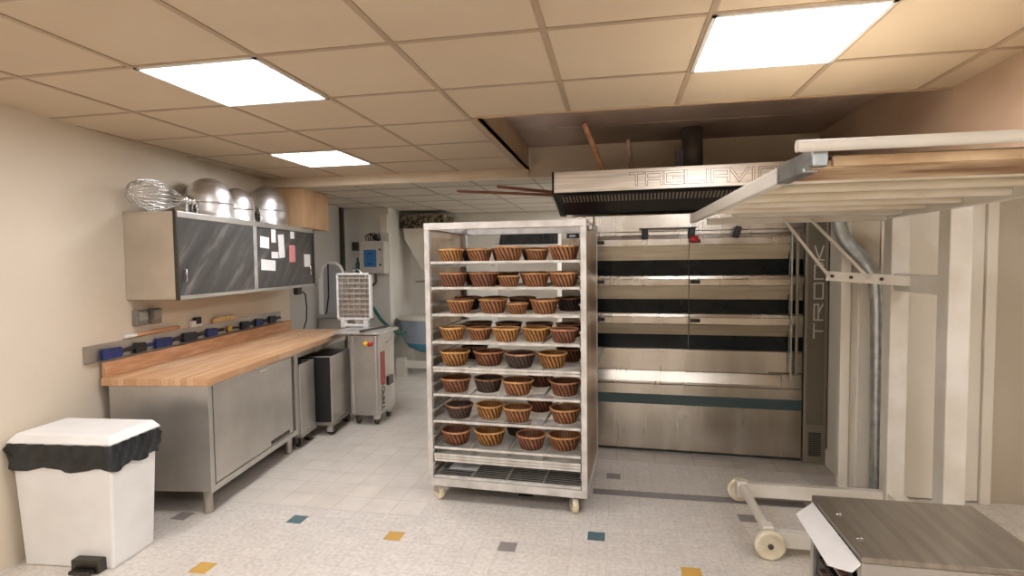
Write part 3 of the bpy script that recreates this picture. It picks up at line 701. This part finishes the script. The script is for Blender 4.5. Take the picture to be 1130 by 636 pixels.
for s, items in BK.items():
    z = SH[s]-.008+.0048
    items = settle(items, s)
    for i, (x, k, sc, yy) in enumerate(items):
        pos = ['at far left', 'second from left', 'third from left', 'fourth from left', 'at far right'][i] if (len(items) == 5 or i < len(items)-1) else 'at far right'
        put(k, R(x, yy, z), random.uniform(0, 6.28), '%s wicker basket %s in front row, %s shelf from the top' % (KN[k], pos, ORD[s]) if s else '%s wicker basket %s in front row of the topmost shelf' % (KN[k], pos), sc)
    for i, (x, k) in enumerate(BACK[s]):
        x = min(max(x, .154), .904)
        pos = (['leftmost', 'second', 'third', 'rightmost'][i] if len(BACK[s]) == 4 else ['leftmost', 'rightmost'][i] if len(BACK[s]) == 2 else 'only')
        put(k, R(x, .385, z), random.uniform(0, 6.28), '%s wicker basket, %s in the shadowed back row of the %s shelf' % (KN[k], pos, ORD[s]), .98)

# ================================================================ deck oven
ov = thing('deck_oven', 'wide stainless three-deck bakery oven with dark glass doors', 'oven', O(0, 0, 0), O.a)
B().box(-.28, 1.60, .06, .38, .05, 1.968).box(-.26, 1.58, .02, .06, .05, .86).build('body', 'steel_dull', ov)
B().box(-.26, 1.6, .05, .2, 0.0, .05).build('plinth', 'dark_steel', ov)
# base panels
B().box(.0, 1.585, -.004, .02, .035, .575).box(1.585, 1.592, -.002, .02, .035, .575).build('base_panel', 'steel_oven', ov, bev=.002)
B().box(.0, 1.592, -.0065, -.003, .411, .493).build('stripe', 'green_stripe', ov)
B().box(.0, 1.44, -.035, .02, .588, .606).prism([(-.035, .606), (.02, .606), (.02, .69), (-.008, .69)], 'x', 0, 1.44).box(1.445, 1.592, -.004, .02, .58, .69).build('landing_ledge', 'steel_oven', ov, bev=.002)
B().box(.0, 1.592, -.002, .02, .692, .868).build('upper_base_panel', 'steel_oven', ov, bev=.002)
B().box(1.35, 1.592, -.012, .0, .70, .706).build('rail', 'dark_steel', ov)
# left control column
cc = B().box(-.28, -.012, -.01, .05, .03, 1.968).build('control_column', 'steel_oven', ov, bev=.003)
B().box(-.235, -.13, -.016, -.01, 1.79, 1.83).build('display', 'black', cc)
B().box(-.21, -.16, -.018, -.016, 1.80, 1.818).build('display_glass', 'tub_grey', cc)
B().box(-.245, -.05, -.014, -.01, 1.88, 1.94).build('plate', 'red_strip', cc)
# top panel
B().box(.0, 1.592, -.006, .05, 1.832, 1.968).build('top_panel', 'steel_oven', ov, bev=.002)
B().box(.0, 1.592, -.004, .05, 1.80, 1.829).build('top_strip', 'steel_oven', ov, bev=.002)
# decks: zt (seam under strip above), zs (bottom of bright strip), zv (bottom of tilted visor), zg (bottom of glass)
for k, (zt, zs, zv, zg) in enumerate(((1.797, 1.711, 1.598, 1.474), (1.469, 1.388, 1.280, 1.169), (1.164, 1.079, .990, .876))):
    for x0, x1 in ((.0, .746), (.751, 1.492)):
        d = B().box(x0, x1, -.045, .02, zs+.003, zt-.028).prism([(-.045, zt-.026), (.02, zt-.026), (.02, zt), (-.038, zt)], 'x', x0, x1).build('door', 'steel_oven', ov, bev=.002)
        B().prism([(-.042, zs), (.03, zs), (.03, zv), (.004, zv)], 'x', x0, x1).build('visor', 'visor', d)
        B().box(x0, x1, .012, .02, zg, zv).build('glass', 'glass', d)
        hx = x0+.006
        B().box(hx, hx+.075, -.066, -.045, zs+.02, zs+.048).build('handle', 'black', d, bev=.004)
    B().box(1.494, 1.592, .0, .02, zg, zt).box(1.494, 1.592, -.03, .0, zs+.01, zt-.01).build('side_filler', 'steel_oven', ov, bev=.002)
    B().box(1.50, 1.59, -.003, .0, zg, zv-.005).build('side_glass', 'glass', ov)
    B().prism([(-.045, zt), (.015, zg+.02), (.015, zt)], 'x', 1.484, 1.490).build('side_cheek', 'hood_dark', ov)
B().tube([(1.497, -.058, .66), (1.497, -.058, 1.80)], .006, 8).build('guide_rod', 'galvanised', ov)
B().tube([(1.54, -.04, .70), (1.54, -.04, 1.80)], .012, 8).build('guide_rod', 'column', ov)
# clips under the hood; the dark bar is built for a shadow and reflection
B().box(.36, .80, -.075, -.02, 1.846, 1.856).build('shadow_bar', 'dark_steel', ov, bev=.003)
for x, tl in ((.405, 0), (.765, .12), (1.10, .3)):
    B().box(x-.024, x+.024, -.09, -.006, 1.765, 1.855, 0, Matrix.Rotation(tl, 3, 'Y')).build('clip', 'black', ov, bev=.008)
B().lathe([(.002, -.03), (.022, -.03), (.024, .0), (.022, .03), (.002, .03)], 16, (.78, -.105, 1.76), 'x').build('tag', 'red', ov)
# right column with upright lettering
cl_ = B().box(1.602, 1.768, -.012, .35, .0, 1.968).build('column', 'column', ov, bev=.006)
B().box(1.622, 1.742, -.0155, -.012, .31, 1.96).build('inset_panel', 'column_inset', cl_)
lt = B(); y_ = -.0155
for ch, za, zb in (('T', .985, 1.095), ('R', 1.125, 1.245), ('O', 1.29, 1.408), ('N', 1.44, 1.545), ('I', 1.545, 1.56), ('K', 1.585, 1.69)):
    if ch == 'I': lt.box(1.664, 1.724, y_-.002, y_, 1.558, 1.566); continue
    glyph(lt, ch, (1.726, y_, za), (0, 0, 1), (-1, 0, 0), (0, -1, 0), zb-za, .06, .0105, .002)
lt.build('lettering', 'letter', cl_)
vt = B()
for i in range(14): vt.box(1.64, 1.728, -.016, -.012, .065+i*.0135, .0715+i*.0135)
vt.build('vent_slots', 'hood_dark', cl_)
B().box(1.768, 1.775, -.004, .3, 0, 1.968).build('edge_strip', 'dark_steel', cl_)

# hood
hd = thing('extractor_hood', 'stainless extractor hood with raised lettering above the oven', 'hood', O(0, 0, 0), O.a)
HL, HR = -.272, 1.60
B().box(HL, HR, -.45, -.44, 2.118, 2.276).box(HL, HR, -.44, .28, 2.268, 2.276).build('fascia', 'steel_hood', hd, bev=.004)
B().prism([(-.445, 2.12), (-.415, 2.105), (-.005, 1.985), (-.005, 2.0), (-.43, 2.12)], 'x', HL+.006, HR-.006).build('filter_panel', 'hood_dark', hd)
B().prism([(-.452, 2.112), (-.02, 1.975), (.28, 1.995), (.28, 2.278), (-.452, 2.278)], 'x', HL-.014, HL).build('end_cap', 'hood_dark', hd)
B().prism([(-.452, 2.112), (-.02, 1.975), (.28, 1.995), (.28, 2.278), (-.452, 2.278)], 'x', HR, HR+.014).build('end_cap', 'hood_dark', hd)
sl = B(); dy, dz = .43, -.125
for i in range(60):
    x = HL+.06+i*.0265
    for q0, q1 in ((.10, .36),):
        p = (x, -.43+dy*q0-.003, 2.111+dz*q0-.004); q = (x, -.43+dy*q1-.003, 2.111+dz*q1-.004)
        sl.beam(p, q, .012, .004, (0, 0, 1))
sl.build('slots', 'steel_dull', hd)
L1, L2 = B(), B()
zb, zt = 2.155, 2.238
for ch, xa, xb in (('T', .300, .385), ('A', .415, .522), ('G', .548, .668), ('L', .690, .812), ('I', .826, .85), ('A', .870, .980), ('V', .995, 1.108), ('I', 1.132, 1.156), ('N', 1.185, 1.284), ('I', 1.305, 1.329)):
    glyph(L1, ch, (xa, -.45, zb), (1, 0, 0), (0, 0, 1), (0, -1, 0), xb-xa, zt-zb, .019, .003)
    glyph(L2, ch, (xa, -.453, zb), (1, 0, 0), (0, 0, 1), (0, -1, 0), xb-xa, zt-zb, .011, .002)
L1.build('lettering_outline', 'letter_edge', hd); L2.build('lettering', 'letter_face', hd)
fd = thing('flue_pipe', 'dark steel flue pipe rising from the hood to the ceiling', 'flue', O(.775, .05, 2.2775), O.a)
B().lathe([(.001, .02), (.082, .02), (.082, .376), (.001, .376)], 28).build('pipe', 'flue', fd)
B().lathe([(.001, 0), (.17, 0), (.17, .012), (.1, .02), (.085, .05)], 28).build('flange', 'flue', fd)
B().box(-.13, -.07, -.05, .05, .02, .2).build('damper_box', 'flue', fd)
def stick(name, lb, p, q, r, m_, cat='pole', tip=True):
    p, q = Vector(p), Vector(q); d = (q-p)
    o = B().tube([p, p+d*.5, p+d*.97, p+d*.995, p+d], [r, r, r, r*.8, r*.3], 12).build(name, m_); tag(o, lb, cat, 'wooden peel poles stored on the hood'); return o
stick('peel_pole', 'thick pale wooden pole leaning up out of the hood top', O(.09, -.16, 2.30), (-.237, 4.2, 2.638), .021, 'wood_light')
stick('peel_pole', 'shorter greyish round-tipped pole sticking up from the hood', O(.305, -.1, 2.30), (.092, 4.33, 2.525), .017, 'wood_grey')
stick('peel_pole', 'lower reddish pole jutting out left of the hood', (-.40, 4.96, 2.185), (-1.446, 4.9, 2.257), .013, 'wood_red')
stick('peel_pole', 'upper dark brown pole jutting out left of the hood', (-.40, 5.0, 2.205), (-1.068, 4.9, 2.285), .015, 'wood_red')

# ================================================================ loader lift (wheeled frame, mast, folded canvas loader)
ld = thing('oven_loader', 'white wheeled oven loader with raised canvas table and struts', 'loader', (0, 0, 0))
B().beam((.79, 3.70, .105), (1.66, 3.70, .105), .05, .085).build('base_leg', 'cream_paint', ld, bev=.004)
B().beam((.80, 3.085, .095), (1.66, 3.085, .095), .05, .085).build('base_leg', 'cream_paint', ld, bev=.004)
B().tube([(.80, 3.69, .13), (.80, 3.10, .13)], .026, 14).build('crossbar', 'cream_paint', ld)
B().box(.772, .83, 3.06, 3.13, .06, .165).box(.765, .825, 3.66, 3.73, .06, .165).build('bracket', 'cream_paint', ld, bev=.006)
for y in (3.036, 3.755):
    w_ = B().lathe([(.012, -.018), (.060, -.018), (.066, -.022), (.078, -.016), (.078, .016), (.066, .022), (.060, .018), (.012, .018)], 32, (.80, y, .078), 'y').build('wheel', 'wheel_cream', ld)
    B().lathe([(.001, -.026), (.014, -.026), (.014, .026), (.001, .026)], 14, (.80, y, .078), 'y').build('hub', 'dark_steel', w_)
B().box(1.62, 1.72, 3.06, 3.16, .0, 2.02).build('mast', 'cream_paint', ld, bev=.005)
B().box(1.62, 1.72, 3.64, 3.74, .0, 2.02).build('mast', 'cream_paint', ld, bev=.005)
for z0_, z1_ in ((1.40, 1.50), (.08, .16)): B().box(1.63, 1.71, 3.16, 3.64, z0_, z1_).build('mast_bridge', 'cream_paint', ld, bev=.005)
# bracket arm and struts
B().beam((1.25, 3.60, 1.492), (1.66, 3.44, 1.462), .014, .058).build('bracket_arm', 'cream_paint', ld, bev=.003)
hl = B()
for f in (.06, .28, .62): p = Vector((1.25, 3.60, 1.492)).lerp(Vector((1.66, 3.44, 1.462)), f); hl.lathe([(.001, -.006), (.009, -.006), (.009, .006), (.001, .006)], 12, (p.x, p.y-.012, p.z), 'y')
hl.build('bolt', 'dark_steel', ld)
B().beam((1.255, 3.585, 1.495), (1.02, 3.66, 1.845), .014, .022, (0, 1, 0)).build('strut', 'cream_paint', ld, bev=.002)
B().beam((1.445, 3.50, 1.478), (1.15, 3.64, 1.858), .014, .022, (0, 1, 0)).build('strut', 'cream_paint', ld, bev=.002)
# table of the loader
ZB = 1.872
B().beam((.497, 3.78, ZB-.005), (.548, 1.96, ZB+.005), .035, .055).build('side_rail', 'white_paint', ld, bev=.004)
B().beam((1.62, 3.78, ZB-.005), (1.62, 1.66, ZB), .04, .07).build('side_rail', 'white_paint', ld, bev=.004)
B().beam((.575, 3.68, ZB-.03), (1.60, 3.68, ZB-.03), .05, .04).build('cross_beam', 'cream_paint', ld, bev=.003)
B().prism([(.66, ZB+.03), (.70, ZB-.03), (1.56, ZB-.03), (1.60, ZB+.03)], 'y', 3.40, 3.50).build('cross_beam', 'cream_paint', ld, bev=.003)
cv = B(); vs = []; n1 = 40
for i in range(n1+1):
    y = 1.74+(3.60-1.74)*i/n1; z = ZB+.030+.010*math.sin(y*17)
    vs += [(.548, y, z), (1.60, y, z), (.548, y, z+.004), (1.60, y, z+.004)]
fs = []
for i in range(n1):
    a = 4*i; e = 4*(i+1); fs += [(a, a+1, e+1, e), (a+2, e+2, e+3, a+3), (a, e, e+2, a+2), (a+1, a+3, e+3, e+1)]
cv._add(vs, fs, 0, True); cv.build('canvas', 'cream_canvas', ld)
for y, r_ in ((2.02, .020), (2.32, .018), (2.62, .022), (2.95, .018), (3.25, .018)):
    B().tube([(.55, y, ZB), (1.61, y, ZB)], r_, 12).build('roller', 'cream_canvas', ld)
B().box(.548, 1.60, 1.70, 1.97, ZB-.018, ZB+.004).build('end_board', 'stained_board', ld, bev=.003)
B().box(.60, 1.60, 1.685, 1.70, ZB-.015, ZB+.012).build('board_edge', 'stained_board', ld)
# galvanised end bracket and push bar
B().beam((.548, 1.97, ZB+.004), (.552, 1.72, ZB+.004), .042, .058).build('end_bracket', 'galvanised', ld, bev=.004)
B().beam((.552, 1.76, ZB), (.552, 1.655, ZB+.03), .042, .05).beam((.552, 1.66, ZB-.02), (.552, 1.66, ZB+.035), .04, .034, (0, 1, 0)).build('end_bracket', 'galvanised', ld, bev=.004)
B().lathe([(.001, -.01), (.011, -.01), (.011, .02), (.001, .02)], 12, (.575, 2.03, ZB-.012), 'x').build('bolt', 'galvanised', ld)
B().tube([(.486, 1.63, ZB+.034), (1.62, 1.66, ZB+.040)], .0165, 16).build('push_bar', 'white_paint', ld)

# spiral duct hose
t = thing('spiral_duct', 'grey galvanised spiral hose running down the white door', 'duct', (0, 0, 0))
pts = []
ctrl = [(1.415, 3.885, 1.93), (1.42, 3.885, 1.84), (1.445, 3.885, 1.74), (1.50, 3.885, 1.66), (1.575, 3.885, 1.58), (1.63, 3.885, 1.48), (1.653, 3.885, 1.34), (1.66, 3.885, 1.1), (1.668, 3.885, .6), (1.674, 3.885, .0)]
for i in range(len(ctrl)-1):
    p0_, p1_, p2_, p3_ = [Vector(ctrl[max(0, min(len(ctrl)-1, i+k))]) for k in (-1, 0, 1, 2)]
    st = max(6, int((p2_-p1_).length/.006))
    for k in range(st):
        u = k/st; pts.append(.5*((2*p1_)+(-p0_+p2_)*u+(2*p0_-5*p1_+4*p2_-p3_)*u*u+(-p0_+3*p1_-3*p2_+p3_)*u**3))
pts.append(Vector(ctrl[-1]))
B().tube(pts, [.041 if i % 2 else .044 for i in range(len(pts))], 18).build('hose', 'galvanised', t)

# ================================================================ steel cart lower right
sc = thing('basket_cart', 'low stainless cabinet cart with open side and white flap', 'cart', (.845, 2.06, 0), -.01)
cz = .55; W_, D_ = .62, .52
B().box(0, W_, 0, D_, cz-.022, cz).build('top', 'steel_cart', sc, bev=.004)
B().box(.01, W_, 0.0, .012, .06, cz-.022).build('end_panel', 'steel_table', sc, bev=.003)
B().box(.01, W_, D_-.012, D_, .06, cz-.022).build('end_panel', 'steel_table', sc, bev=.003)
B().box(W_-.012, W_, .012, D_-.012, .06, cz-.022).build('side_panel', 'steel_table', sc)
B().box(.01, W_, 0, D_, .05, .06).build('floor_panel', 'steel_dull', sc)
fp = B()._add([(-.004, .0, cz-.03), (-.004, D_-.03, cz-.03), (-.075, D_-.05, cz-.075), (-.075, .10, cz-.095), (-.03, .0, cz-.06), (-.004, .0, cz-.022), (-.004, D_-.03, cz-.022), (-.077, D_-.05, cz-.069), (-.077, .10, cz-.089), (-.03, .0, cz-.053)],
     [(0, 1, 2, 3, 4), (9, 8, 7, 6, 5), (0, 5, 6, 1), (1, 6, 7, 2), (2, 7, 8, 3), (3, 8, 9, 4), (4, 9, 5, 0)])
fp.build('flap', 'white_plastic', sc)
B().box(.0, .012, 0, .035, .06, cz-.022).box(0, .012, D_-.035, D_, .06, cz-.022).build('post', 'steel_table', sc)
for x, y in ((.05, .06), (W_-.05, .06), (.05, D_-.06), (W_-.05, D_-.06)):
    c = B().box(x-.02, x+.02, y-.02, y+.02, .03, .05).build('caster', 'chrome', sc)
    B().lathe([(.002, -.01), (.022, -.01), (.022, .01), (.002, .01)], 16, (x, y, .022), 'x').build('wheel', 'black', c)
hn = B()
for y in (.13, .33): hn.tube([(.035, y, cz), (.035, y, cz+.003), (.055, y+.006, cz+.003), (.055, y+.006, cz)], .0025, 6)
hn.build('stud', 'chrome', sc)
# trays stacked in the cart
for i in range(6):
    t = thing('wire_tray', ['topmost', 'second', 'third', 'fourth', 'fifth', 'lowest'][i] + ' wire tray of the stack inside the low cart', 'tray', (.862, 2.085, .46-i*.055), -.01, 'wire trays inside the low cart')
    f = B(); w1, d1 = .55, .44
    f.tube([(0, 0, 0), (w1, 0, 0), (w1, d1, 0), (0, d1, 0)], .006, 6, True)
    for k in range(1, 12): f.tube([(0, d1*k/12, 0), (w1, d1*k/12, 0)], .002, 5)
    f.build('wires', 'dark_steel' if i % 2 else 'steel_dull', t)
    B().box(.012, .03, 0, d1, -.008, -.003).build('runner', 'wood_red' if i % 2 == 0 else 'dark_steel', t)

# ================================================================ back room
# dough divider at the table's far end
dv = thing('dough_divider', 'stainless dough divider with upright grid lid beyond the worktable', 'machine', (-2.585, 4.93, 0), .0)
W1, D1 = .30, .42
B().box(0, W1, 0, D1, .10, .90).build('body', 'steel_table', dv, bev=.02, seg=3)
B().box(.03, .05, -.003, D1*.2, .12, .88).build('edge_strip', 'aluminium', dv)
B().box(-.17, W1+.04, -.02, D1+.02, .902, .93).build('tray', 'aluminium', dv, bev=.008)
B().beam((.14, -.03, .94), (W1+.10, .02, .985), .03, .02).build('lever', 'dark_steel', dv)
B().tube([(W1+.01, .18, .80), (W1+.05, .18, .82), (W1+.09, .20, .90)], .008, 8).build('side_handle', 'chrome', dv)
for x, m_, ln_ in ((.19, 'yellow', .03), (.24, 'red', .04)):
    B().lathe([(.001, -ln_), (.022, -ln_), (.024, -ln_*.5), (.016, 0), (.001, 0)], 18, (x, 0, .815), 'y').build('button', m_, dv)
B().box(W1, W1+.003, .07, .17, .40, .72).build('red_band', 'red_strip', dv)
tx = B(); yy = .085
zq = .14
for ch in 'TRADI':
    wd = .045 if ch != 'I' else .02
    glyph(tx, ch, (W1+.0005, .085, zq) if False else (W1, .15, zq), (0, 0, 1), (0, -1, 0), (1, 0, 0), wd, .06, .010, .002); zq += wd+.016
tx.build('lettering', 'black', dv)
B().box(W1, W1+.02, .22, .34, .36, .45).build('plug_box', 'dark_steel', dv, bev=.004)
for x, y in ((.06, .07), (W1-.05, .07), (.06, D1-.07), (W1-.05, D1-.07)):
    c = B().box(x-.022, x+.022, y-.03, y+.03, .055, .10).build('caster', 'chrome', dv)
    B().lathe([(.004, -.014), (.034, -.014), (.038, 0), (.034, .014), (.004, .014)], 20, (x, y, .038), 'x').build('wheel', 'dark_steel', c)
# upright lid with knife grid
gx0, gx1, gz0, gz1, gy = -.295, .09, 1.01, 1.50, .33
lf = B(); lf.box(gx0, gx1, gy, gy+.05, gz0, gz0+.022).box(gx0, gx1, gy, gy+.05, gz1-.022, gz1).box(gx0, gx0+.022, gy, gy+.05, gz0, gz1).box(gx1-.022, gx1, gy, gy+.05, gz0, gz1)
lid = lf.build('lid', 'white_plastic', dv, bev=.004)
kg = B()
for k in range(1, 9): z = gz0+(gz1-gz0)*k/9; kg.box(gx0+.022, gx1-.022, gy+.004, gy+.03, z-.006, z+.006)
for k in range(1, 6): x = gx0+(gx1-gx0)*k/6; kg.box(x-.003, x+.003, gy+.01, gy+.03, gz0+.022, gz1-.022)
kg.build('knife_grid', 'aluminium', lid)
B().box(gx0+.02, gx1-.02, gy+.034, gy+.044, gz0+.02, gz1-.02).build('backing', 'steel_dull', lid)
B().box(gx0+.04, gx0+.09, gy, gy+.05, .93, gz0).box(gx1-.09, gx1-.04, gy, gy+.05, .93, gz0).tube([(gx0+.05, gy+.02, .95), (gx1-.05, gy+.02, .95)], .016, 12).build('hinge', 'white_plastic', lid, bev=.003)
B().tube([(-.09, gy+.03, gz1), (-.12, gy+.03, gz1+.05), (-.05, gy+.03, gz1+.03), (-.02, gy+.03, gz1)], .009, 8).build('lid_handle', 'chrome', lid)

# second machine with rounded guard, between table end and wall
sg = thing('bread_slicer', 'machine with tall rounded clear guard at left wall beyond table', 'machine', (-3.62, 6.18, 0), .0)
B().box(-.02, .48, 0, .45, .08, .93).build('body', 'steel_table', sg, bev=.015)
for x, y in ((.03, .05), (.43, .05), (.03, .40), (.43, .40)): B().lathe([(.001, 0), (.028, 0), (.022, .08), (.001, .08)], 14, (x, y, 0)).build('foot', 'dark_steel', sg)
gp = []
for x, z in ((.02, .95), (.22, .95), (.31, 1.03), (.31, 1.48), (.275, 1.56), (.21, 1.605), (.11, 1.605), (.045, 1.56), (.02, 1.48)): gp.append((x, .05, z))
B().tube(gp, .019, 10, True).build('guard_frame', 'white_plastic', sg)
B().poly([(p[0], .055, p[2]) for p in gp]).build('guard', mat('guard_clear', (178, 180, 180), .3, .2), sg)
mm = B()
for k in range(1, 9): z = .99+.062*k; mm.box(.03, .30, .047, .052, z-.003, z+.003)
mm.build('guard_bars', 'tub_grey', sg)
B().box(-.015, .015, .03, .08, .93, 1.42).build('guard_post', 'white_plastic', sg, bev=.004)
B().tube([(.12, .025, 1.60), (.12, .022, 1.2), (.10, .0, 1.0), (.07, -.02, .94)], .009, 8).build('cable', 'black', sg)
B().tube([(.02, -.02, .945), (.15, -.03, .955), (.36, -.03, .965)], [.03, .028, .026], 14).build('arm', 'chrome', sg)

# control box on the pier
cbx = thing('control_box', 'pale wall control box with blue panel and loose wires', 'control box', (-3.50, 7.219, 1.455))
B().box(0, .365, -.17, 0, 0, .45).build('housing', 'box_grey', cbx, bev=.008)
B().box(.07, .255, -.174, -.17, .09, .33).build('blue_panel', 'panel_blue', cbx)
B().box(.12, .20, -.177, -.174, .27, .282).box(.12, .20, -.177, -.174, .13, .142).build('panel_text_strip', 'navy', cbx)
B().lathe([(.001, -.012), (.014, -.012), (.014, 0), (.001, 0)], 12, (.31, -.17, .33), 'y').lathe([(.001, -.012), (.014, -.012), (.014, 0), (.001, 0)], 12, (.31, -.17, .12), 'y').build('lock', 'black', cbx)
wr = B()
for k in range(5): wr.tube([(.08+.03*k, -.09, .45), (.06+.04*k, -.1, .52+.02*(k % 3)), (.14+.03*k, -.09, .56-.02*(k % 2)), (.2+.02*k, -.08, .47), (.26, -.08, .452)], .008, 6)
wr.build('wires', 'black', cbx)
B().tube([(.2, -.09, 0), (.2, -.09, -.12), (.16, -.09, -.16), (.06, -.08, -.16)], .018, 8).build('conduit', 'dark_steel', cbx)
t = thing('wall_switch', 'small dark switch left of the control box', 'switch', (-3.62, 7.219, 1.84)); B().box(-.05, .05, -.05, 0, -.06, .06).build('plate', 'dark_steel', t, bev=.006)
t = thing('water_hose', 'green hose hanging from the pier to the mixer tub', 'hose', (0, 0, 0))
B().tube([(-3.42, 7.15, 1.05), (-3.33, 7.1, .97), (-3.2, 7.05, .82), (-3.05, 7.05, .68), (-2.93, 7.05, .62), (-2.85, 7.1, .63)], .022, 8).build('hose', 'green_hose', t)
B().lathe([(.001, -.09), (.03, -.09), (.03, 0), (.001, 0)], 12, (-3.42, 7.22, 1.05), 'y').build('valve', 'dark_steel', t)
t = thing('pipe_fitting', 'dark green pipe fitting on the pier left of control box', 'fitting', (-3.58, 7.219, 1.46)); B().lathe([(.001, 0), (.03, 0), (.03, .12), (.014, .18), (.014, .22), (.001, .22)], 16, (0, -.06, 0)).box(-.02, .02, -.06, 0, .04, .07).build('body', 'green_hose', t)
t = thing('junction_box', 'white junction box high on the pier edge', 'box', (-3.19, 7.219, 2.02)); B().box(-.05, .06, -.06, 0, 0, .26).build('case', 'white_paint', t, bev=.005)
# flour silo hopper over the mixer
sl_ = thing('flour_hopper', 'cream flour hopper with grimy top in the back alcove', 'hopper', (-3.11, 7.75, 0))
B()._add([(-.02, 0, 2.12), (.60, 0, 2.12), (.60, .5, 2.12), (-.02, .5, 2.12), (.22, .12, 1.50), (.48, .12, 1.50), (.48, .38, 1.50), (.22, .38, 1.50), (.0, 0, 1.95), (.60, 0, 1.95), (.60, .5, 1.95), (0, .5, 1.95)],
         [(0, 3, 2, 1), (4, 5, 6, 7), (8, 9, 5, 4), (9, 10, 6, 5), (10, 11, 7, 6), (11, 8, 4, 7), (0, 1, 9, 8), (1, 2, 10, 9), (2, 3, 11, 10), (3, 0, 8, 11)]).build('cone', 'cream_paint', sl_)
B().box(-.05, .62, -.02, .5, 2.14, 2.30).box(-.05, .62, -.03, -.02, 2.11, 2.25).build('grimy_top', 'grime', sl_, bev=.01)
B().box(.02, .60, -.04, -.02, 2.05, 2.10).build('rail', 'white_paint', sl_)
B().lathe([(.001, 1.34), (.07, 1.34), (.075, 1.40), (.06, 1.52), (.001, 1.52)], 18, (.34, .25, 0)).build('spout', 'white_paint', sl_)
B().box(.14, .62, .05, .45, 1.30, 1.325).build('platform', 'wood_grey', sl_)
B().box(.55, .60, .38, .43, .02, 2.14).box(.24, .29, .42, .47, .02, 1.30).build('stand', 'white_paint', sl_)
B().tube([(.44, .1, 1.3), (.46, .08, 1.1), (.47, .08, .85)], .014, 8).build('rod', 'dark_steel', sl_)
mx = thing('mixer_tub', 'grey and blue round dough tub on white foot in alcove', 'tub', (-2.645, 7.62, 0))
B().lathe([(.05, .30), (.22, .31), (.36, .38), (.42, .46)], 36).build('lower_bowl', 'tub_blue', mx)
B().lathe([(.42, .46), (.46, .56), (.475, .72), (.475, .80)], 36).build('bowl', 'tub_grey', mx)
B().lathe([(.0, .82), (.50, .81), (.505, .79), (.475, .785)], 36).build('cover', 'white_paint', mx)
B().lathe([(.001, 0), (.10, 0), (.10, .31), (.001, .31)], 20).build('foot', 'white_paint', mx)
B().box(-.40, -.27, -.44, -.34, 0, .26).build('post', 'white_paint', mx)
B().box(-.27, .2, -.42, -.36, .12, .22).build('cross_bar', 'white_paint', mx)
# moulder behind the rack with black bristle strip
dm = thing('dough_moulder', 'pale machine with black bristle curtain seen behind the rack', 'machine', (-1.24, 5.65, 0))
B().box(0, .64, .02, .5, .10, 1.70).build('body', 'box_grey', dm, bev=.01)
B().box(-.01, .66, -.06, .04, 1.70, 1.775).build('white_shelf', 'white_plastic', dm, bev=.008)
bs = B()
for k in range(40): x = .02+k*.0152; bs.box(x, x+.010, .05+.006*(k % 3), .07+.006*(k % 3), 1.776, 1.90)
bs.box(.0, .64, .08, .12, 1.776, 1.92)
bs.build('bristles', 'black_bristle', dm)
B().beam((-.06, .05, 1.55), (.02, .06, 1.92), .03, .04).build('rail', 'steel_dull', dm)
for x, y in ((.05, .07), (.58, .07), (.05, .44), (.58, .44)): B().lathe([(.001, 0), (.03, 0), (.03, .10), (.001, .10)], 14, (x, y, 0)).build('foot', 'dark_steel', dm)

# ================================================================ world and view
wd = bpy.data.worlds.new('world'); S.world = wd; wd.use_nodes = True
wd.node_tree.nodes['Background'].inputs[0].default_value = (1, .96, .9, 1); wd.node_tree.nodes['Background'].inputs[1].default_value = .4
S.view_settings.view_transform = 'Standard'; S.view_settings.look = 'None'; S.view_settings.exposure = 0.42
S.cycles.max_bounces = 10; S.cycles.diffuse_bounces = 6; S.cycles.glossy_bounces = 6
S.cycles.use_denoising = True; S.cycles.caustics_reflective = False; S.cycles.caustics_refractive = False
S.cycles.sample_clamp_indirect = 6
